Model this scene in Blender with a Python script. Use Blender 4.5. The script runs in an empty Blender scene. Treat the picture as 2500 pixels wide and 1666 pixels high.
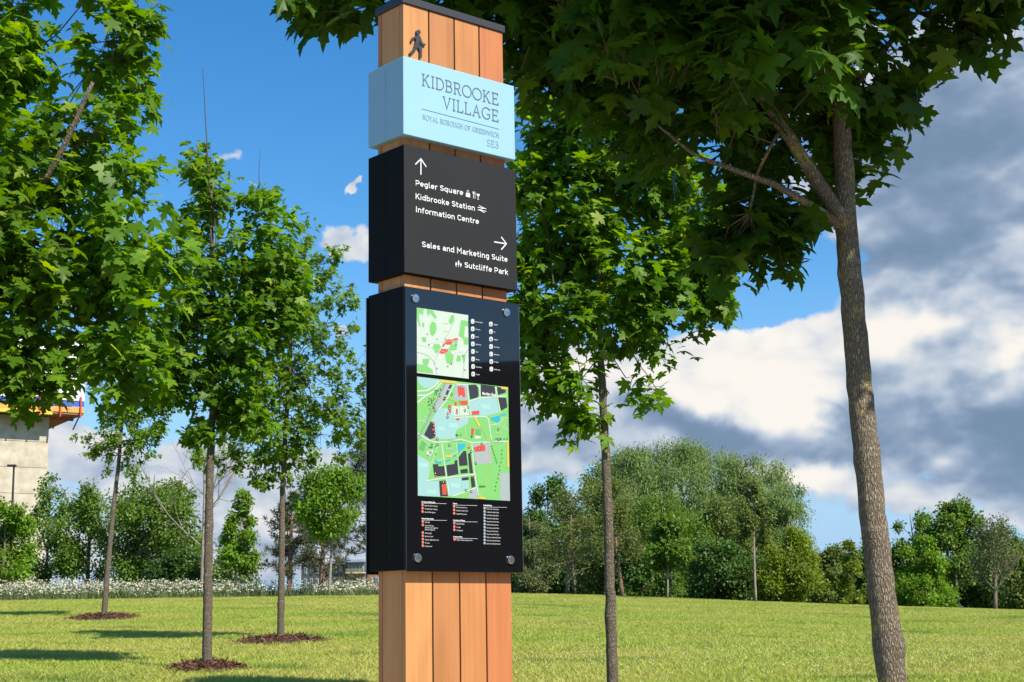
import bpy, bmesh, math, random
import numpy as np
from mathutils import Matrix, Vector, Euler
from mathutils.geometry import tessellate_polygon

R = math.radians
scene = bpy.context.scene
C = scene.collection

# ------------------------------------------------------------------ camera
F, PITCH, ROLL, CAMZ = 3850.0, 0.179606, -0.0161955, 1.5      # focal length in photo pixels (photo 2500 x 1666)
cam_data = bpy.data.cameras.new('camera')
cam_data.sensor_width = 36.0
cam_data.lens = F / 2500.0 * 36.0
cam_data.clip_start, cam_data.clip_end = 0.1, 6000.0
camera = bpy.data.objects.new('camera', cam_data)
CAM_M = Matrix.Translation((0, 0, CAMZ)) @ Matrix.Rotation(math.pi/2 + PITCH, 4, 'X') @ Matrix.Rotation(ROLL, 4, 'Z')
camera.matrix_world = CAM_M
C.objects.link(camera)
scene.camera = camera
CAM_R = np.array(CAM_M.to_3x3())

# ------------------------------------------------------------------ sun, exposure
SUN_AZ = math.atan2(0.72, -0.69)                 # from +Y, clockwise
SUN_EL = R(45)
SUN = Vector((math.sin(SUN_AZ)*math.cos(SUN_EL), math.cos(SUN_AZ)*math.cos(SUN_EL), math.sin(SUN_EL)))
sun_data = bpy.data.lights.new('sun', 'SUN')
sun_data.energy = 5.0
sun_data.angle = R(0.5)
sun_data.color = (1.0, 0.94, 0.84)
sun = bpy.data.objects.new('sun', sun_data)
sun.rotation_euler = (-SUN).to_track_quat('-Z', 'Y').to_euler()
C.objects.link(sun)
scene.view_settings.view_transform = 'Standard'
scene.view_settings.look = 'None'
scene.view_settings.gamma = 1.0
scene.view_settings.exposure = 0.55
scene.view_settings.use_curve_mapping = False
scene.cycles.max_bounces = 6
scene.cycles.diffuse_bounces = 3
scene.cycles.glossy_bounces = 3
scene.cycles.transparent_max_bounces = 8
scene.cycles.transmission_bounces = 4

# ------------------------------------------------------------------ world: Nishita sky with procedural cloud banks
world = bpy.data.worlds.new('World')
scene.world = world
world.use_nodes = True
wt = world.node_tree
wt.nodes.clear()

class S:
    """a node socket with arithmetic"""
    def __init__(self, tree, sock): self.t, self.s = tree, sock
    def op(self, kind, *others, clamp=False):
        n = self.t.nodes.new('ShaderNodeMath'); n.operation = kind; n.use_clamp = clamp
        self.t.links.new(self.s, n.inputs[0])
        for i, o in enumerate(others):
            if isinstance(o, S): self.t.links.new(o.s, n.inputs[i+1])
            else: n.inputs[i+1].default_value = o
        return S(self.t, n.outputs[0])
    def __add__(self, o): return self.op('ADD', o)
    def __sub__(self, o): return self.op('SUBTRACT', o)
    def __mul__(self, o): return self.op('MULTIPLY', o)
    def __truediv__(self, o): return self.op('DIVIDE', o)
    def mx(self, o): return self.op('MAXIMUM', o)
    def smooth(self, a, b, lo=0.0, hi=1.0):
        n = self.t.nodes.new('ShaderNodeMapRange'); n.interpolation_type = 'SMOOTHSTEP'
        self.t.links.new(self.s, n.inputs['Value'])
        n.inputs['From Min'].default_value, n.inputs['From Max'].default_value = a, b
        n.inputs['To Min'].default_value, n.inputs['To Max'].default_value = lo, hi
        return S(self.t, n.outputs['Result'])

def mixcol(tree, fac, a, b):
    n = tree.nodes.new('ShaderNodeMix'); n.data_type = 'RGBA'; n.clamp_factor = True
    if isinstance(fac, S): tree.links.new(fac.s, n.inputs[0])
    else: n.inputs[0].default_value = fac
    for v, i in ((a, 6), (b, 7)):
        if isinstance(v, S): tree.links.new(v.s, n.inputs[i])
        elif hasattr(v, 'is_linked'): tree.links.new(v, n.inputs[i])
        else: n.inputs[i].default_value = (*v, 1)
    return S(tree, n.outputs[2])

geo = wt.nodes.new('ShaderNodeTexCoord')
DIR = geo.outputs['Generated']
sky = wt.nodes.new('ShaderNodeTexSky')
sky.sky_type = 'NISHITA'; sky.sun_disc = False
sky.sun_elevation = SUN_EL; sky.sun_rotation = SUN_AZ
sky.altitude = 60; sky.air_density = 1.0; sky.dust_density = 0.35; sky.ozone_density = 3.0
sep = wt.nodes.new('ShaderNodeSeparateXYZ'); wt.links.new(DIR, sep.inputs[0])
DX, DY, DZ = (S(wt, sep.outputs[i]) for i in range(3))
AZ = DX.op('ARCTAN2', DY) * (180/math.pi)
EL = DZ.op('ARCSINE') * (180/math.pi)

def comb(x, y, z):
    n = wt.nodes.new('ShaderNodeCombineXYZ')
    for i, v in enumerate((x, y, z)):
        if isinstance(v, S): wt.links.new(v.s, n.inputs[i])
        else: n.inputs[i].default_value = v
    return n.outputs[0]
def noise(vec, scale, detail, rough=0.55, dist=0.0, out=0):
    n = wt.nodes.new('ShaderNodeTexNoise'); n.noise_dimensions = '3D'
    wt.links.new(vec, n.inputs['Vector'])
    n.inputs['Scale'].default_value = scale; n.inputs['Detail'].default_value = detail
    n.inputs['Roughness'].default_value = rough; n.inputs['Distortion'].default_value = dist
    return S(wt, n.outputs[out])
def vadd(vec, off):
    n = wt.nodes.new('ShaderNodeVectorMath'); n.operation = 'ADD'
    wt.links.new(vec, n.inputs[0]); n.inputs[1].default_value = off
    return n.outputs[0]

def deg(px, py): return (px-1250)/F*57.3, (1532-py)/F*57.3
# cloud banks: centre and half size in photo pixels, weight
BANKS = [(1700, 1010, 330, 150, 1.0), (1850, 890, 140, 80, .85), (1990, 970, 250, 110, .85), (1450, 960, 280, 110, .75), (2250, 900, 280, 160, 1.0), (2330, 420, 380, 380, 1.25),
         (2450, 900, 230, 230, .9), (2440, 1130, 190, 150, 1.0), (1980, 1120, 330, 90, .8), (1330, 1090, 230, 150, .7), (1420, 1010, 250, 100, .6), (2150, 1250, 330, 60, .5),
         (880, 625, 85, 50, .75), (880, 810, 85, 60, .6), (850, 500, 26, 17, .75), (545, 415, 60, 42, .5), (440, 350, 30, 45, .38),
         (180, 1110, 260, 110, .7), (470, 1180, 200, 90, .6), (760, 1160, 220, 130, .65), (700, 1330, 330, 110, .75), (150, 1330, 300, 90, .55), (330, 960, 150, 50, .42)]
DARK = [(2330, 430, 330, 260, 1.0), (2250, 650, 200, 60, .5), (2470, 1130, 170, 130, 1.0), (2180, 1090, 180, 65, .85), (1770, 1060, 130, 85, .85), (1690, 1090, 110, 60, .6),
        (2080, 1010, 80, 80, .6), (1560, 1010, 60, 26, .55), (1310, 1200, 180, 90, .55), (700, 1370, 260, 60, .45), (2060, 1330, 300, 60, .4), (150, 1250, 200, 60, .35), (880, 1180, 110, 50, .4)]
LIGHT = [(1880, 930, 130, 100, 1.0), (1960, 1010, 70, 60, .8), (2190, 820, 130, 45, 1.0), (2130, 870, 80, 45, .7), (2450, 890, 80, 60, .9), (1540, 930, 220, 60, .7), (1960, 1165, 130, 32, .9), (1830, 830, 110, 50, .4), (1740, 970, 60, 40, .5), (2120, 180, 120, 120, .45)]
def sepc(col):
    n = wt.nodes.new('ShaderNodeSeparateColor'); wt.links.new(col.s, n.inputs[0])
    return [S(wt, n.outputs[k]) - .5 for k in range(3)]
warp = noise(DIR, 9.0, 4, .62, out=1)
WX, WY, WZ = sepc(warp)
curl = noise(DIR, 30.0, 4, .62, out=1)
CX, CY, CZ = sepc(curl)
AZW, ELW = AZ + WX*5.0 + CX*1.5, EL + WY*4.0 + CY*1.3
def blobs(lst):
    tot = None
    for px, py, hx, hy, w in lst:
        a, e = deg(px, py); sx, sy = hx/F*57.3, hy/F*57.3
        dx = (AZW - a) * (1/sx); dy = (ELW - e) * (1/sy)
        g = ((dx*dx + dy*dy) * -1.1).op('EXPONENT') * w
        tot = g if tot is None else tot + g
    return tot
bank, dark, light = blobs(BANKS), blobs(DARK), blobs(LIGHT)
flat = comb(DX, DY, DZ*1.6)
n1 = noise(flat, 6.0, 4, .55)
UP = (SUN.x*.010, SUN.y*.010, .020)
n1s = noise(vadd(flat, UP), 6.0, 4, .55)
bil = (noise(flat, 17.0, 3, .5) - .5).op('ABSOLUTE'); bils = (noise(vadd(flat, UP), 17.0, 3, .5) - .5).op('ABSOLUTE')
wide = noise(flat, 2.4, 5, .55)
infront = (DX.op('ABSOLUTE') - DY*.55).smooth(-.12, .30)          # outside the view the cloud field simply goes on
field = bank + (wide - .45)*infront*2.2
cover = field + (n1 - .5)*.75 + CZ*.42 + WZ*.25 + (bil - .12)*.9
mask = cover.smooth(.41, .58)
body = cover.smooth(.45, 1.1)
shade = light*1.0 - dark*.66 + (n1 - n1s)*2.0 + (bil - bils)*2.0 + (bil - .12)*.5 + (n1 - .5)*.5 + CZ*.5 + WZ*.5 - body*.12 + .60
lit = shade.op('MULTIPLY_ADD', .60, .22)
ramp = wt.nodes.new('ShaderNodeValToRGB'); ramp.color_ramp.interpolation = 'B_SPLINE'
el = ramp.color_ramp.elements
el[0].position, el[0].color = 0.0, (.12, .188, .278, 1)
el[1].position, el[1].color = 1.0, (.68, .65, .60, 1)
for pos, col in ((.28, (.17, .235, .345, 1)), (.52, (.37, .43, .51, 1)), (.76, (.58, .575, .57, 1))):
    e_ = el.new(pos); e_.color = col
wt.links.new(lit.s, ramp.inputs[0])
cl = S(wt, ramp.outputs[0])
# low air between the clouds is paler
air = EL.smooth(0, 13, .92, 0.0)
skyc = wt.nodes.new('ShaderNodeHueSaturation')
skyc.inputs['Saturation'].default_value = 1.36; skyc.inputs['Value'].default_value = .92
wt.links.new(sky.outputs[0], skyc.inputs['Color'])
SKY_STRENGTH = 0.125
sm = wt.nodes.new('ShaderNodeVectorMath'); sm.operation = 'SCALE'; sm.inputs['Scale'].default_value = SKY_STRENGTH
wt.links.new(skyc.outputs[0], sm.inputs[0])
bgA = wt.nodes.new('ShaderNodeBackground'); bgA.inputs['Strength'].default_value = 1.0
pale = mixcol(wt, air, S(wt, sm.outputs[0]), (.235, .385, .60))
wt.links.new(mixcol(wt, mask, pale, cl).s, bgA.inputs['Color'])
world.cycles.sampling_method = 'MANUAL'; world.cycles.sample_map_resolution = 256
wo = wt.nodes.new('ShaderNodeOutputWorld')
wt.links.new(bgA.outputs[0], wo.inputs['Surface'])

# ------------------------------------------------------------------ helpers
def ray(px, py):
    v = CAM_R @ np.array([(px-1250)/F, -(py-833)/F, -1.0])
    return v
def at(px, py, d):
    """the point on a photo ray that lies d metres ahead of the camera"""
    v = ray(px, py); t = d / v[1]
    return np.array([v[0]*t, d, CAMZ + v[2]*t])
def project(P):
    q = (np.asarray(P) - np.array([0, 0, CAMZ])) @ CAM_R
    z = -q[:, 2]
    return 1250 + F*q[:, 0]/z, 833 - F*q[:, 1]/z, z

def ground(x, y):
    x = np.asarray(x, float); y = np.asarray(y, float)
    yc = np.clip(y, -60, 42)
    z = .054*yc
    t = np.clip(y-42, 0, 14)
    z = z + .054*(t - t*t/28)
    z = z - .004*np.clip(y-56, 0, 400)
    sp = np.log1p(np.exp(np.clip((x+1)/2, -30, 30)))*2
    sp = np.minimum(sp, 40)
    z = z - .052*sp*np.clip(y/50, 0, 1)
    z = z + .03*np.sin(x*.35+1)*np.sin(y*.28)*np.clip((y-9)/8, 0, 1)
    return z
def gz(x, y): return float(ground(x, y))

def mesh_from(name, V, T, mats, smooth=False, midx=None, quads=None):
    V = np.ascontiguousarray(V, dtype=np.float32); T = np.ascontiguousarray(T, dtype=np.int32)
    k = T.shape[1]
    m = bpy.data.meshes.new(name)
    m.vertices.add(len(V)); m.vertices.foreach_set('co', V.ravel())
    m.loops.add(T.size); m.loops.foreach_set('vertex_index', T.ravel())
    m.polygons.add(len(T))
    m.polygons.foreach_set('loop_start', np.arange(0, T.size, k, dtype=np.int32))
    m.polygons.foreach_set('loop_total', np.full(len(T), k, dtype=np.int32))
    if smooth: m.polygons.foreach_set('use_smooth', np.ones(len(T), bool))
    if midx is not None: m.polygons.foreach_set('material_index', np.asarray(midx, np.int32))
    for x in (mats if isinstance(mats, (list, tuple)) else [mats]): m.materials.append(x)
    m.update(calc_edges=True)
    return m
def link(name, data, parent=None, loc=None):
    o = bpy.data.objects.new(name, data); C.objects.link(o)
    if parent is not None: o.parent = parent
    if loc is not None: o.location = loc
    return o
def tag(o, label=None, cat=None, group=None, kind=None):
    if label: o['label'] = label
    if cat: o['category'] = cat
    if group: o['group'] = group
    if kind: o['kind'] = kind
    return o
def thing(name, loc, rz=0, **k):
    o = link(name, None, None, loc); o.rotation_euler = (0, 0, rz)
    return tag(o, **k)
class MB:
    """collects boxes, prisms and tubes; build() links them as one mesh object"""
    def __init__(self): self.v, self.f = [], []
    def box(self, a, b, M=None):
        n = len(self.v)
        for z in (a[2], b[2]):
            for x, y in ((a[0], a[1]), (b[0], a[1]), (b[0], b[1]), (a[0], b[1])):
                p = Vector((x, y, z)); self.v.append(M @ p if M else p)
        self.f += [[n+i for i in q] for q in ((3,2,1,0),(4,5,6,7),(0,1,5,4),(1,2,6,5),(2,3,7,6),(3,0,4,7))]
        return self
    def bar(self, a, b, w, h=None):
        a, b = Vector(a), Vector(b); d = b-a; L = d.length
        M = Matrix.Translation(a) @ d.to_track_quat('X', 'Z').to_matrix().to_4x4()
        h = h or w
        return self.box((0, -w/2, -h/2), (L, w/2, h/2), M)
    def prism(self, pts, y0, y1):
        """pts: (x, z) outline, extruded from y0 (front) to y1"""
        n = len(self.v); k = len(pts)
        for y in (y0, y1): self.v += [Vector((p[0], y, p[1])) for p in pts]
        for t in tessellate_polygon([[Vector((p[0], p[1], 0)) for p in pts]]):
            self.f.append([n+i for i in t]); self.f.append([n+k+i for i in reversed(t)])
        for i in range(k):
            j = (i+1) % k; self.f.append([n+i, n+j, n+k+j, n+k+i])
        return self
    def sheet(self, pts, y):
        n = len(self.v); self.v += [Vector((p[0], y, p[1])) for p in pts]
        for t in tessellate_polygon([[Vector((p[0], p[1], 0)) for p in pts]]):
            self.f.append([n+i for i in t])
        return self
    def tube(self, pts, rad, k=8, cap=True):
        n0 = len(self.v); pts = [Vector(p) for p in pts]
        for i, p in enumerate(pts):
            d = (pts[min(i+1, len(pts)-1)] - pts[max(i-1, 0)]).normalized()
            u = d.cross(Vector((0, 1, 0)) if abs(d.y) < .9 else Vector((1, 0, 0))).normalized(); w = d.cross(u)
            r = float(rad[i] if hasattr(rad, '__len__') else rad)
            for j in range(k):
                a = 2*math.pi*j/k; self.v.append(p + r*(math.cos(a)*u + math.sin(a)*w))
        for i in range(len(pts)-1):
            for j in range(k):
                a = n0+i*k+j; b = n0+i*k+(j+1) % k
                self.f.append([a, b, b+k, a+k])
        if cap:
            self.f.append([n0+j for j in reversed(range(k))]); self.f.append([n0+(len(pts)-1)*k+j for j in range(k)])
        return self
    def build(self, name, mat, parent=None, loc=None, bevel=0, smooth=False, fix=True):
        m = bpy.data.meshes.new(name); m.from_pydata([tuple(v) for v in self.v], [], self.f)
        bm = bmesh.new(); bm.from_mesh(m)
        if fix: bmesh.ops.recalc_face_normals(bm, faces=bm.faces)
        if bevel: bmesh.ops.bevel(bm, geom=bm.edges[:], offset=bevel, segments=2, affect='EDGES', profile=.6)
        if smooth:
            for f in bm.faces: f.smooth = True
        bm.to_mesh(m); bm.free()
        m.materials.append(mat)
        return link(name, m, parent, loc)

# ------------------------------------------------------------------ materials
def newmat(name):
    m = bpy.data.materials.new(name); m.use_nodes = True
    t = m.node_tree; b = t.nodes['Principled BSDF']
    return m, t, b
def plain(name, col, rough=.5, metal=0, spec=.5, var=0.0, scale=20, bump=0):
    m, t, b = newmat(name)
    b.inputs['Roughness'].default_value = rough; b.inputs['Metallic'].default_value = metal
    b.inputs['Specular IOR Level'].default_value = spec
    b.inputs['Base Color'].default_value = (*col, 1)
    if var or bump:
        tc = t.nodes.new('ShaderNodeTexCoord'); n = t.nodes.new('ShaderNodeTexNoise')
        n.inputs['Scale'].default_value = scale; n.inputs['Detail'].default_value = 6
        t.links.new(tc.outputs['Object'], n.inputs['Vector'])
        if var:
            c = mixcol(t, S(t, n.outputs[0]).smooth(.25, .75), tuple(x*(1-var) for x in col), tuple(min(1, x*(1+var)) for x in col))
            t.links.new(c.s, b.inputs['Base Color'])
        if bump:
            bp = t.nodes.new('ShaderNodeBump'); bp.inputs['Strength'].default_value = bump; bp.inputs['Distance'].default_value = .01
            t.links.new(n.outputs[0], bp.inputs['Height']); t.links.new(bp.outputs[0], b.inputs['Normal'])
    return m
def tnoise(t, vec, scale, detail=4, rough=.55, sc3=None):
    if sc3:
        mp = t.nodes.new('ShaderNodeMapping'); mp.inputs['Scale'].default_value = sc3
        t.links.new(vec, mp.inputs['Vector']); vec = mp.outputs[0]
    n = t.nodes.new('ShaderNodeTexNoise'); n.inputs['Scale'].default_value = scale
    n.inputs['Detail'].default_value = detail; n.inputs['Roughness'].default_value = rough
    t.links.new(vec, n.inputs['Vector'])
    return S(t, n.outputs[0])
def leafmat(name, c1, c2, c3=None, trans=.45, rough=.45, spec=.25):
    """leaf tissue: colour varies from leaf to leaf, light passes through"""
    m, t, b = newmat(name)
    g = t.nodes.new('ShaderNodeNewGeometry'); oi = t.nodes.new('ShaderNodeObjectInfo')
    r = (S(t, g.outputs['Random Per Island']) + S(t, oi.outputs['Random'])).op('FRACT')
    col = mixcol(t, r, c1, c2)
    if c3: col = mixcol(t, r.smooth(.9, 1.0), col, c3)
    nz = tnoise(t, g.outputs['Position'], 1.3, 2)
    hs = t.nodes.new('ShaderNodeHueSaturation'); t.links.new(col.s, hs.inputs['Color'])
    t.links.new(nz.smooth(.2, .8, .75, 1.25).s, hs.inputs['Value'])
    t.links.new(hs.outputs[0], b.inputs['Base Color'])
    b.inputs['Roughness'].default_value = rough; b.inputs['Specular IOR Level'].default_value = spec
    tr = t.nodes.new('ShaderNodeBsdfTranslucent')
    h2 = t.nodes.new('ShaderNodeHueSaturation'); h2.inputs['Hue'].default_value = .485
    h2.inputs['Saturation'].default_value = 1.1; h2.inputs['Value'].default_value = 1.9
    t.links.new(hs.outputs[0], h2.inputs['Color']); t.links.new(h2.outputs[0], tr.inputs['Color'])
    mx = t.nodes.new('ShaderNodeMixShader'); mx.inputs[0].default_value = trans
    t.links.new(b.outputs[0], mx.inputs[1]); t.links.new(tr.outputs[0], mx.inputs[2])
    t.links.new(mx.outputs[0], t.nodes['Material Output'].inputs['Surface'])
    return m
def barkmat(name, c1, c2, lichen=(.42, .40, .22), amt=.55, scale=1.0, grain=1.0):
    m, t, b = newmat(name)
    tc = t.nodes.new('ShaderNodeTexCoord'); o = tc.outputs['Object']
    mp = t.nodes.new('ShaderNodeMapping'); mp.inputs['Scale'].default_value = (1, 1, .22)
    wv = t.nodes.new('ShaderNodeTexNoise'); wv.inputs['Scale'].default_value = 30*scale; t.links.new(o, wv.inputs['Vector'])
    va = t.nodes.new('ShaderNodeVectorMath'); va.operation = 'MULTIPLY_ADD'; va.inputs[1].default_value = (.016/scale,)*3
    t.links.new(wv.outputs[1], va.inputs[0]); t.links.new(o, va.inputs[2]); t.links.new(va.outputs[0], mp.inputs['Vector'])
    vo = t.nodes.new('ShaderNodeTexVoronoi'); vo.feature = 'DISTANCE_TO_EDGE'; vo.inputs['Scale'].default_value = 105*scale
    t.links.new(mp.outputs[0], vo.inputs['Vector'])
    fur = S(t, vo.outputs['Distance']).smooth(0, .35)*.55 + tnoise(t, o, 150*scale, 4, .7, (1, 1, .3))*.5
    big = tnoise(t, o, 7*scale, 4)
    ring = tnoise(t, o, 13*scale, 4, .6, (.25, .25, 1.8))
    c = mixcol(t, fur.smooth(.22, .72), tuple(x*.95 for x in c1), c2)
    c = mixcol(t, ring.smooth(.55, .75)*.45, c, tuple(x*1.25 for x in c2))
    c = mixcol(t, big.smooth(amt, amt+.14)*tnoise(t, o, 45*scale, 4).smooth(.4, .6)*.8, c, lichen)
    t.links.new(c.s, b.inputs['Base Color'])
    b.inputs['Roughness'].default_value = .85; b.inputs['Specular IOR Level'].default_value = .25
    bp = t.nodes.new('ShaderNodeBump'); bp.inputs['Strength'].default_value = 1.0*grain; bp.inputs['Distance'].default_value = .015
    t.links.new((fur + ring*.5 + big*.4).s, bp.inputs['Height']); t.links.new(bp.outputs[0], b.inputs['Normal'])
    return m
def woodmat(name, c1, c2, seed):
    m, t, b = newmat(name)
    tc = t.nodes.new('ShaderNodeTexCoord')
    mp = t.nodes.new('ShaderNodeMapping'); mp.inputs['Location'].default_value = (seed*3.1, seed*1.7, seed*5.3)
    t.links.new(tc.outputs['Object'], mp.inputs['Vector']); o = mp.outputs[0]
    warpn = tnoise(t, o, 3.2, 2, .5, (1.5, 1.5, .35))
    g1 = tnoise(t, o, 70, 4, .6, (1, 1, .018))
    fig = (warpn*26.0).op('SINE')
    fine = tnoise(t, o, 260, 3, .6, (1, 1, .03))
    f = (g1*.7 + fig*.10 + fine*.3)
    c = mixcol(t, f.smooth(.25, .78), c1, c2)
    t.links.new(c.s, b.inputs['Base Color'])
    b.inputs['Roughness'].default_value = .5; b.inputs['Specular IOR Level'].default_value = .35
    bp = t.nodes.new('ShaderNodeBump'); bp.inputs['Strength'].default_value = .15; bp.inputs['Distance'].default_value = .002
    t.links.new(fine.s, bp.inputs['Height']); t.links.new(bp.outputs[0], b.inputs['Normal'])
    return m

# ================================================================== the setting: one sheet of ground out to the horizon
def make_ground():
    ys = np.concatenate([np.arange(-60, 0, 4), np.arange(0, 70, .7), np.arange(70, 130, 6), np.array([150, 200, 300, 500, 900, 1800, 4000])])
    xs = np.concatenate([-np.array([4000, 1800, 900, 500, 300, 200, 130, 100, 75, 55]), np.arange(-40, 40.1, .8), np.array([55, 75, 100, 130, 200, 300, 500, 900, 1800, 4000])])
    X, Y = np.meshgrid(xs, ys); Z = ground(X, Y)
    V = np.stack([X, Y, Z], -1).reshape(-1, 3); w = len(xs)
    i = np.arange(len(ys)-1)[:, None]*w + np.arange(w-1)[None, :]
    T = np.stack([i, i+1, i+w+1, i+w], -1).reshape(-1, 4)
    m, t, b = newmat('turf soil')
    g = t.nodes.new('ShaderNodeNewGeometry'); P = g.outputs['Position']
    c = mixcol(t, tnoise(t, P, .5, 6).smooth(.3, .7), (.09, .12, .025), (.15, .165, .04))
    c = mixcol(t, tnoise(t, P, 9, 5).smooth(.35, .7), c, (.10, .095, .04))
    t.links.new(c.s, b.inputs['Base Color']); b.inputs['Roughness'].default_value = .95; b.inputs['Specular IOR Level'].default_value = .1
    o = link('ground', mesh_from('ground', V, T, m, smooth=True)); o['kind'] = 'structure'
make_ground()

def grassmat():
    m, t, b = newmat('grass blade')
    g = t.nodes.new('ShaderNodeNewGeometry'); P = g.outputs['Position']
    isl = S(t, g.outputs['Random Per Island'])
    c = mixcol(t, isl, (.28, .395, .040), (.52, .58, .10))
    band = tnoise(t, P, .55, 4, .55, (.45, 1, 1)).smooth(.35, .66)
    c = mixcol(t, band*.85, c, (.55, .52, .125))
    lush = tnoise(t, P, .8, 3, .5, (.6, 1, 1)).smooth(.56, .72)
    c = mixcol(t, lush*.75, c, (.15, .28, .035))
    dry = tnoise(t, P, 5.5, 4).smooth(.55, .75)
    c = mixcol(t, dry*isl*.8, c, (.45, .37, .15))
    t.links.new(c.s, b.inputs['Base Color'])
    b.inputs['Roughness'].default_value = .5; b.inputs['Specular IOR Level'].default_value = .25
    tr = t.nodes.new('ShaderNodeBsdfTranslucent'); t.links.new(c.s, tr.inputs['Color'])
    mx = t.nodes.new('ShaderNodeMixShader'); mx.inputs[0].default_value = .36
    t.links.new(b.outputs[0], mx.inputs[1]); t.links.new(tr.outputs[0], mx.inputs[2])
    t.links.new(mx.outputs[0], t.nodes['Material Output'].inputs['Surface'])
    return m
GRASS = grassmat()

def grass_patch(rng, size, n, hmin, hmax):
    xy = rng.uniform(-size/2, size/2, (n, 2))
    a = rng.uniform(0, 2*np.pi, n); h = rng.uniform(hmin, hmax, n); w = rng.uniform(.0025, .0055, n)
    lean = rng.uniform(.2, 1.5, n)*h; la = rng.uniform(0, 2*np.pi, n)
    base = np.c_[xy, np.full(n, -.01)]
    side = np.c_[np.cos(a), np.sin(a), np.zeros(n)]*w[:, None]
    mid = base + np.c_[np.cos(la)*lean*.35, np.sin(la)*lean*.35, h*.6]
    tip = base + np.c_[np.cos(la)*lean, np.sin(la)*lean, h]
    V = np.stack([base-side, base+side, mid+side*.8, mid-side*.8, tip], 1).reshape(-1, 3)
    k = np.arange(n)[:, None]*5
    T = np.concatenate([k+np.array([0, 1, 2]), k+np.array([0, 2, 3]), k+np.array([3, 2, 4])])
    return mesh_from('grass_patch', V, T, GRASS)

def scatter(name, pts, rot, scl, idx, sources):
    """one object that instances its source meshes on the stored points"""
    m = bpy.data.meshes.new(name)
    m.vertices.add(len(pts)); m.vertices.foreach_set('co', np.asarray(pts, np.float32).ravel())
    for an, ty, key, val in (('rot', 'FLOAT_VECTOR', 'vector', rot), ('scl', 'FLOAT', 'value', scl), ('idx', 'INT', 'value', idx)):
        at_ = m.attributes.new(an, ty, 'POINT'); at_.data.foreach_set(key, np.asarray(val, np.int32 if ty == 'INT' else np.float32).ravel())
    o = link(name, m)
    ng = bpy.data.node_groups.new(name, 'GeometryNodeTree')
    ng.interface.new_socket('Geometry', in_out='INPUT', socket_type='NodeSocketGeometry')
    ng.interface.new_socket('Geometry', in_out='OUTPUT', socket_type='NodeSocketGeometry')
    N, L = ng.nodes, ng.links
    gi, go = N.new('NodeGroupInput'), N.new('NodeGroupOutput')
    def attr(nm, ty):
        n = N.new('GeometryNodeInputNamedAttribute'); n.data_type = ty; n.inputs['Name'].default_value = nm
        return n.outputs[0]
    g2i = N.new('GeometryNodeGeometryToInstance')
    for s in reversed(sources):
        so = bpy.data.objects.new('patch_source', s)
        oi = N.new('GeometryNodeObjectInfo'); oi.inputs['Object'].default_value = so
        L.new(oi.outputs['Geometry'], g2i.inputs[0])
    ip = N.new('GeometryNodeInstanceOnPoints'); ip.inputs['Pick Instance'].default_value = True
    L.new(gi.outputs[0], ip.inputs['Points']); L.new(g2i.outputs[0], ip.inputs['Instance'])
    L.new(attr('idx', 'INT'), ip.inputs['Instance Index'])
    e2r = N.new('FunctionNodeEulerToRotation'); L.new(attr('rot', 'FLOAT_VECTOR'), e2r.inputs[0])
    L.new(e2r.outputs[0], ip.inputs['Rotation']); L.new(attr('scl', 'FLOAT'), ip.inputs['Scale'])
    L.new(ip.outputs[0], go.inputs[0])
    md = o.modifiers.new('scatter', 'NODES'); md.node_group = ng
    return o

def added_path():
    """unseen pale path, added below the frame to bounce sunlight up at the sign"""
    xs = np.arange(-26, 26.1, 1.0); ys = np.arange(-6.0, 6.41, .62)
    X, Y = np.meshgrid(xs, ys); V = np.stack([X, Y, ground(X, Y)+.012], -1).reshape(-1, 3); w = len(xs)
    i = np.arange(len(ys)-1)[:, None]*w + np.arange(w-1)[None, :]
    m = plain('pale gravel', (.40, .34, .25), .95, 0, .1, .2, 9, .4)  # pale surface of the added path, lifts light onto shaded sides
    link('added_path', mesh_from('added_path', V, np.stack([i, i+1, i+w+1, i+w], -1).reshape(-1, 4), m))['kind'] = 'structure'
    em = plain('edging timber', (.20, .14, .09), .9, var=.2)
    r = thing('added_edging', (0, 6.44, 0), label='low timber edging, also added, between the footpath and the lawn, below the frame', cat='edging')
    for k in range(20):
        xa, xb = -26+k*2.6, -26+(k+1)*2.6-.01
        b = MB(); b.box((xa, -.03, -.1), (xb, .03, .06))
        for q in range(8): b.v[q].z += gz(xa if q in (0, 3, 4, 7) else xb, 6.44)
        b.build('edging_board', em, r)
added_path()

MULCH = [(505, 1640, 19.3, .52), (685, 1569, 24.7, .78), (253, 1516, 33.4, .80)]
def lawn():
    rng = np.random.default_rng(5)
    size = .8
    src = [grass_patch(rng, size, 1600, .02, .07) for _ in range(4)]
    pts, rot = [], []
    y = 6.9
    while y < 50:
        hw = .37*y + 4
        x = -hw
        while x < hw:
            px, py = x + rng.uniform(-.12, .12), y + rng.uniform(-.12, .12)
            e = .2
            sx = (gz(px+e, py)-gz(px-e, py))/(2*e); sy = (gz(px, py+e)-gz(px, py-e))/(2*e)
            nrm = Vector((-sx, -sy, 1)).normalized()
            q = Vector((0, 0, 1)).rotation_difference(nrm).to_matrix() @ Matrix.Rotation(rng.uniform(0, 6.28), 3, 'Z')
            pts.append((px, py, gz(px, py))); rot.append(q.to_euler())
            x += size*.86
        y += size*.86
    o = scatter('lawn_grass', pts, np.array([tuple(r) for r in rot]), rng.uniform(.85, 1.35, len(pts)), rng.integers(0, 4, len(pts)), src)
    tag(o, 'short mown yellow-green lawn grass covering the rising ground', 'grass', kind='stuff')
lawn()

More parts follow.
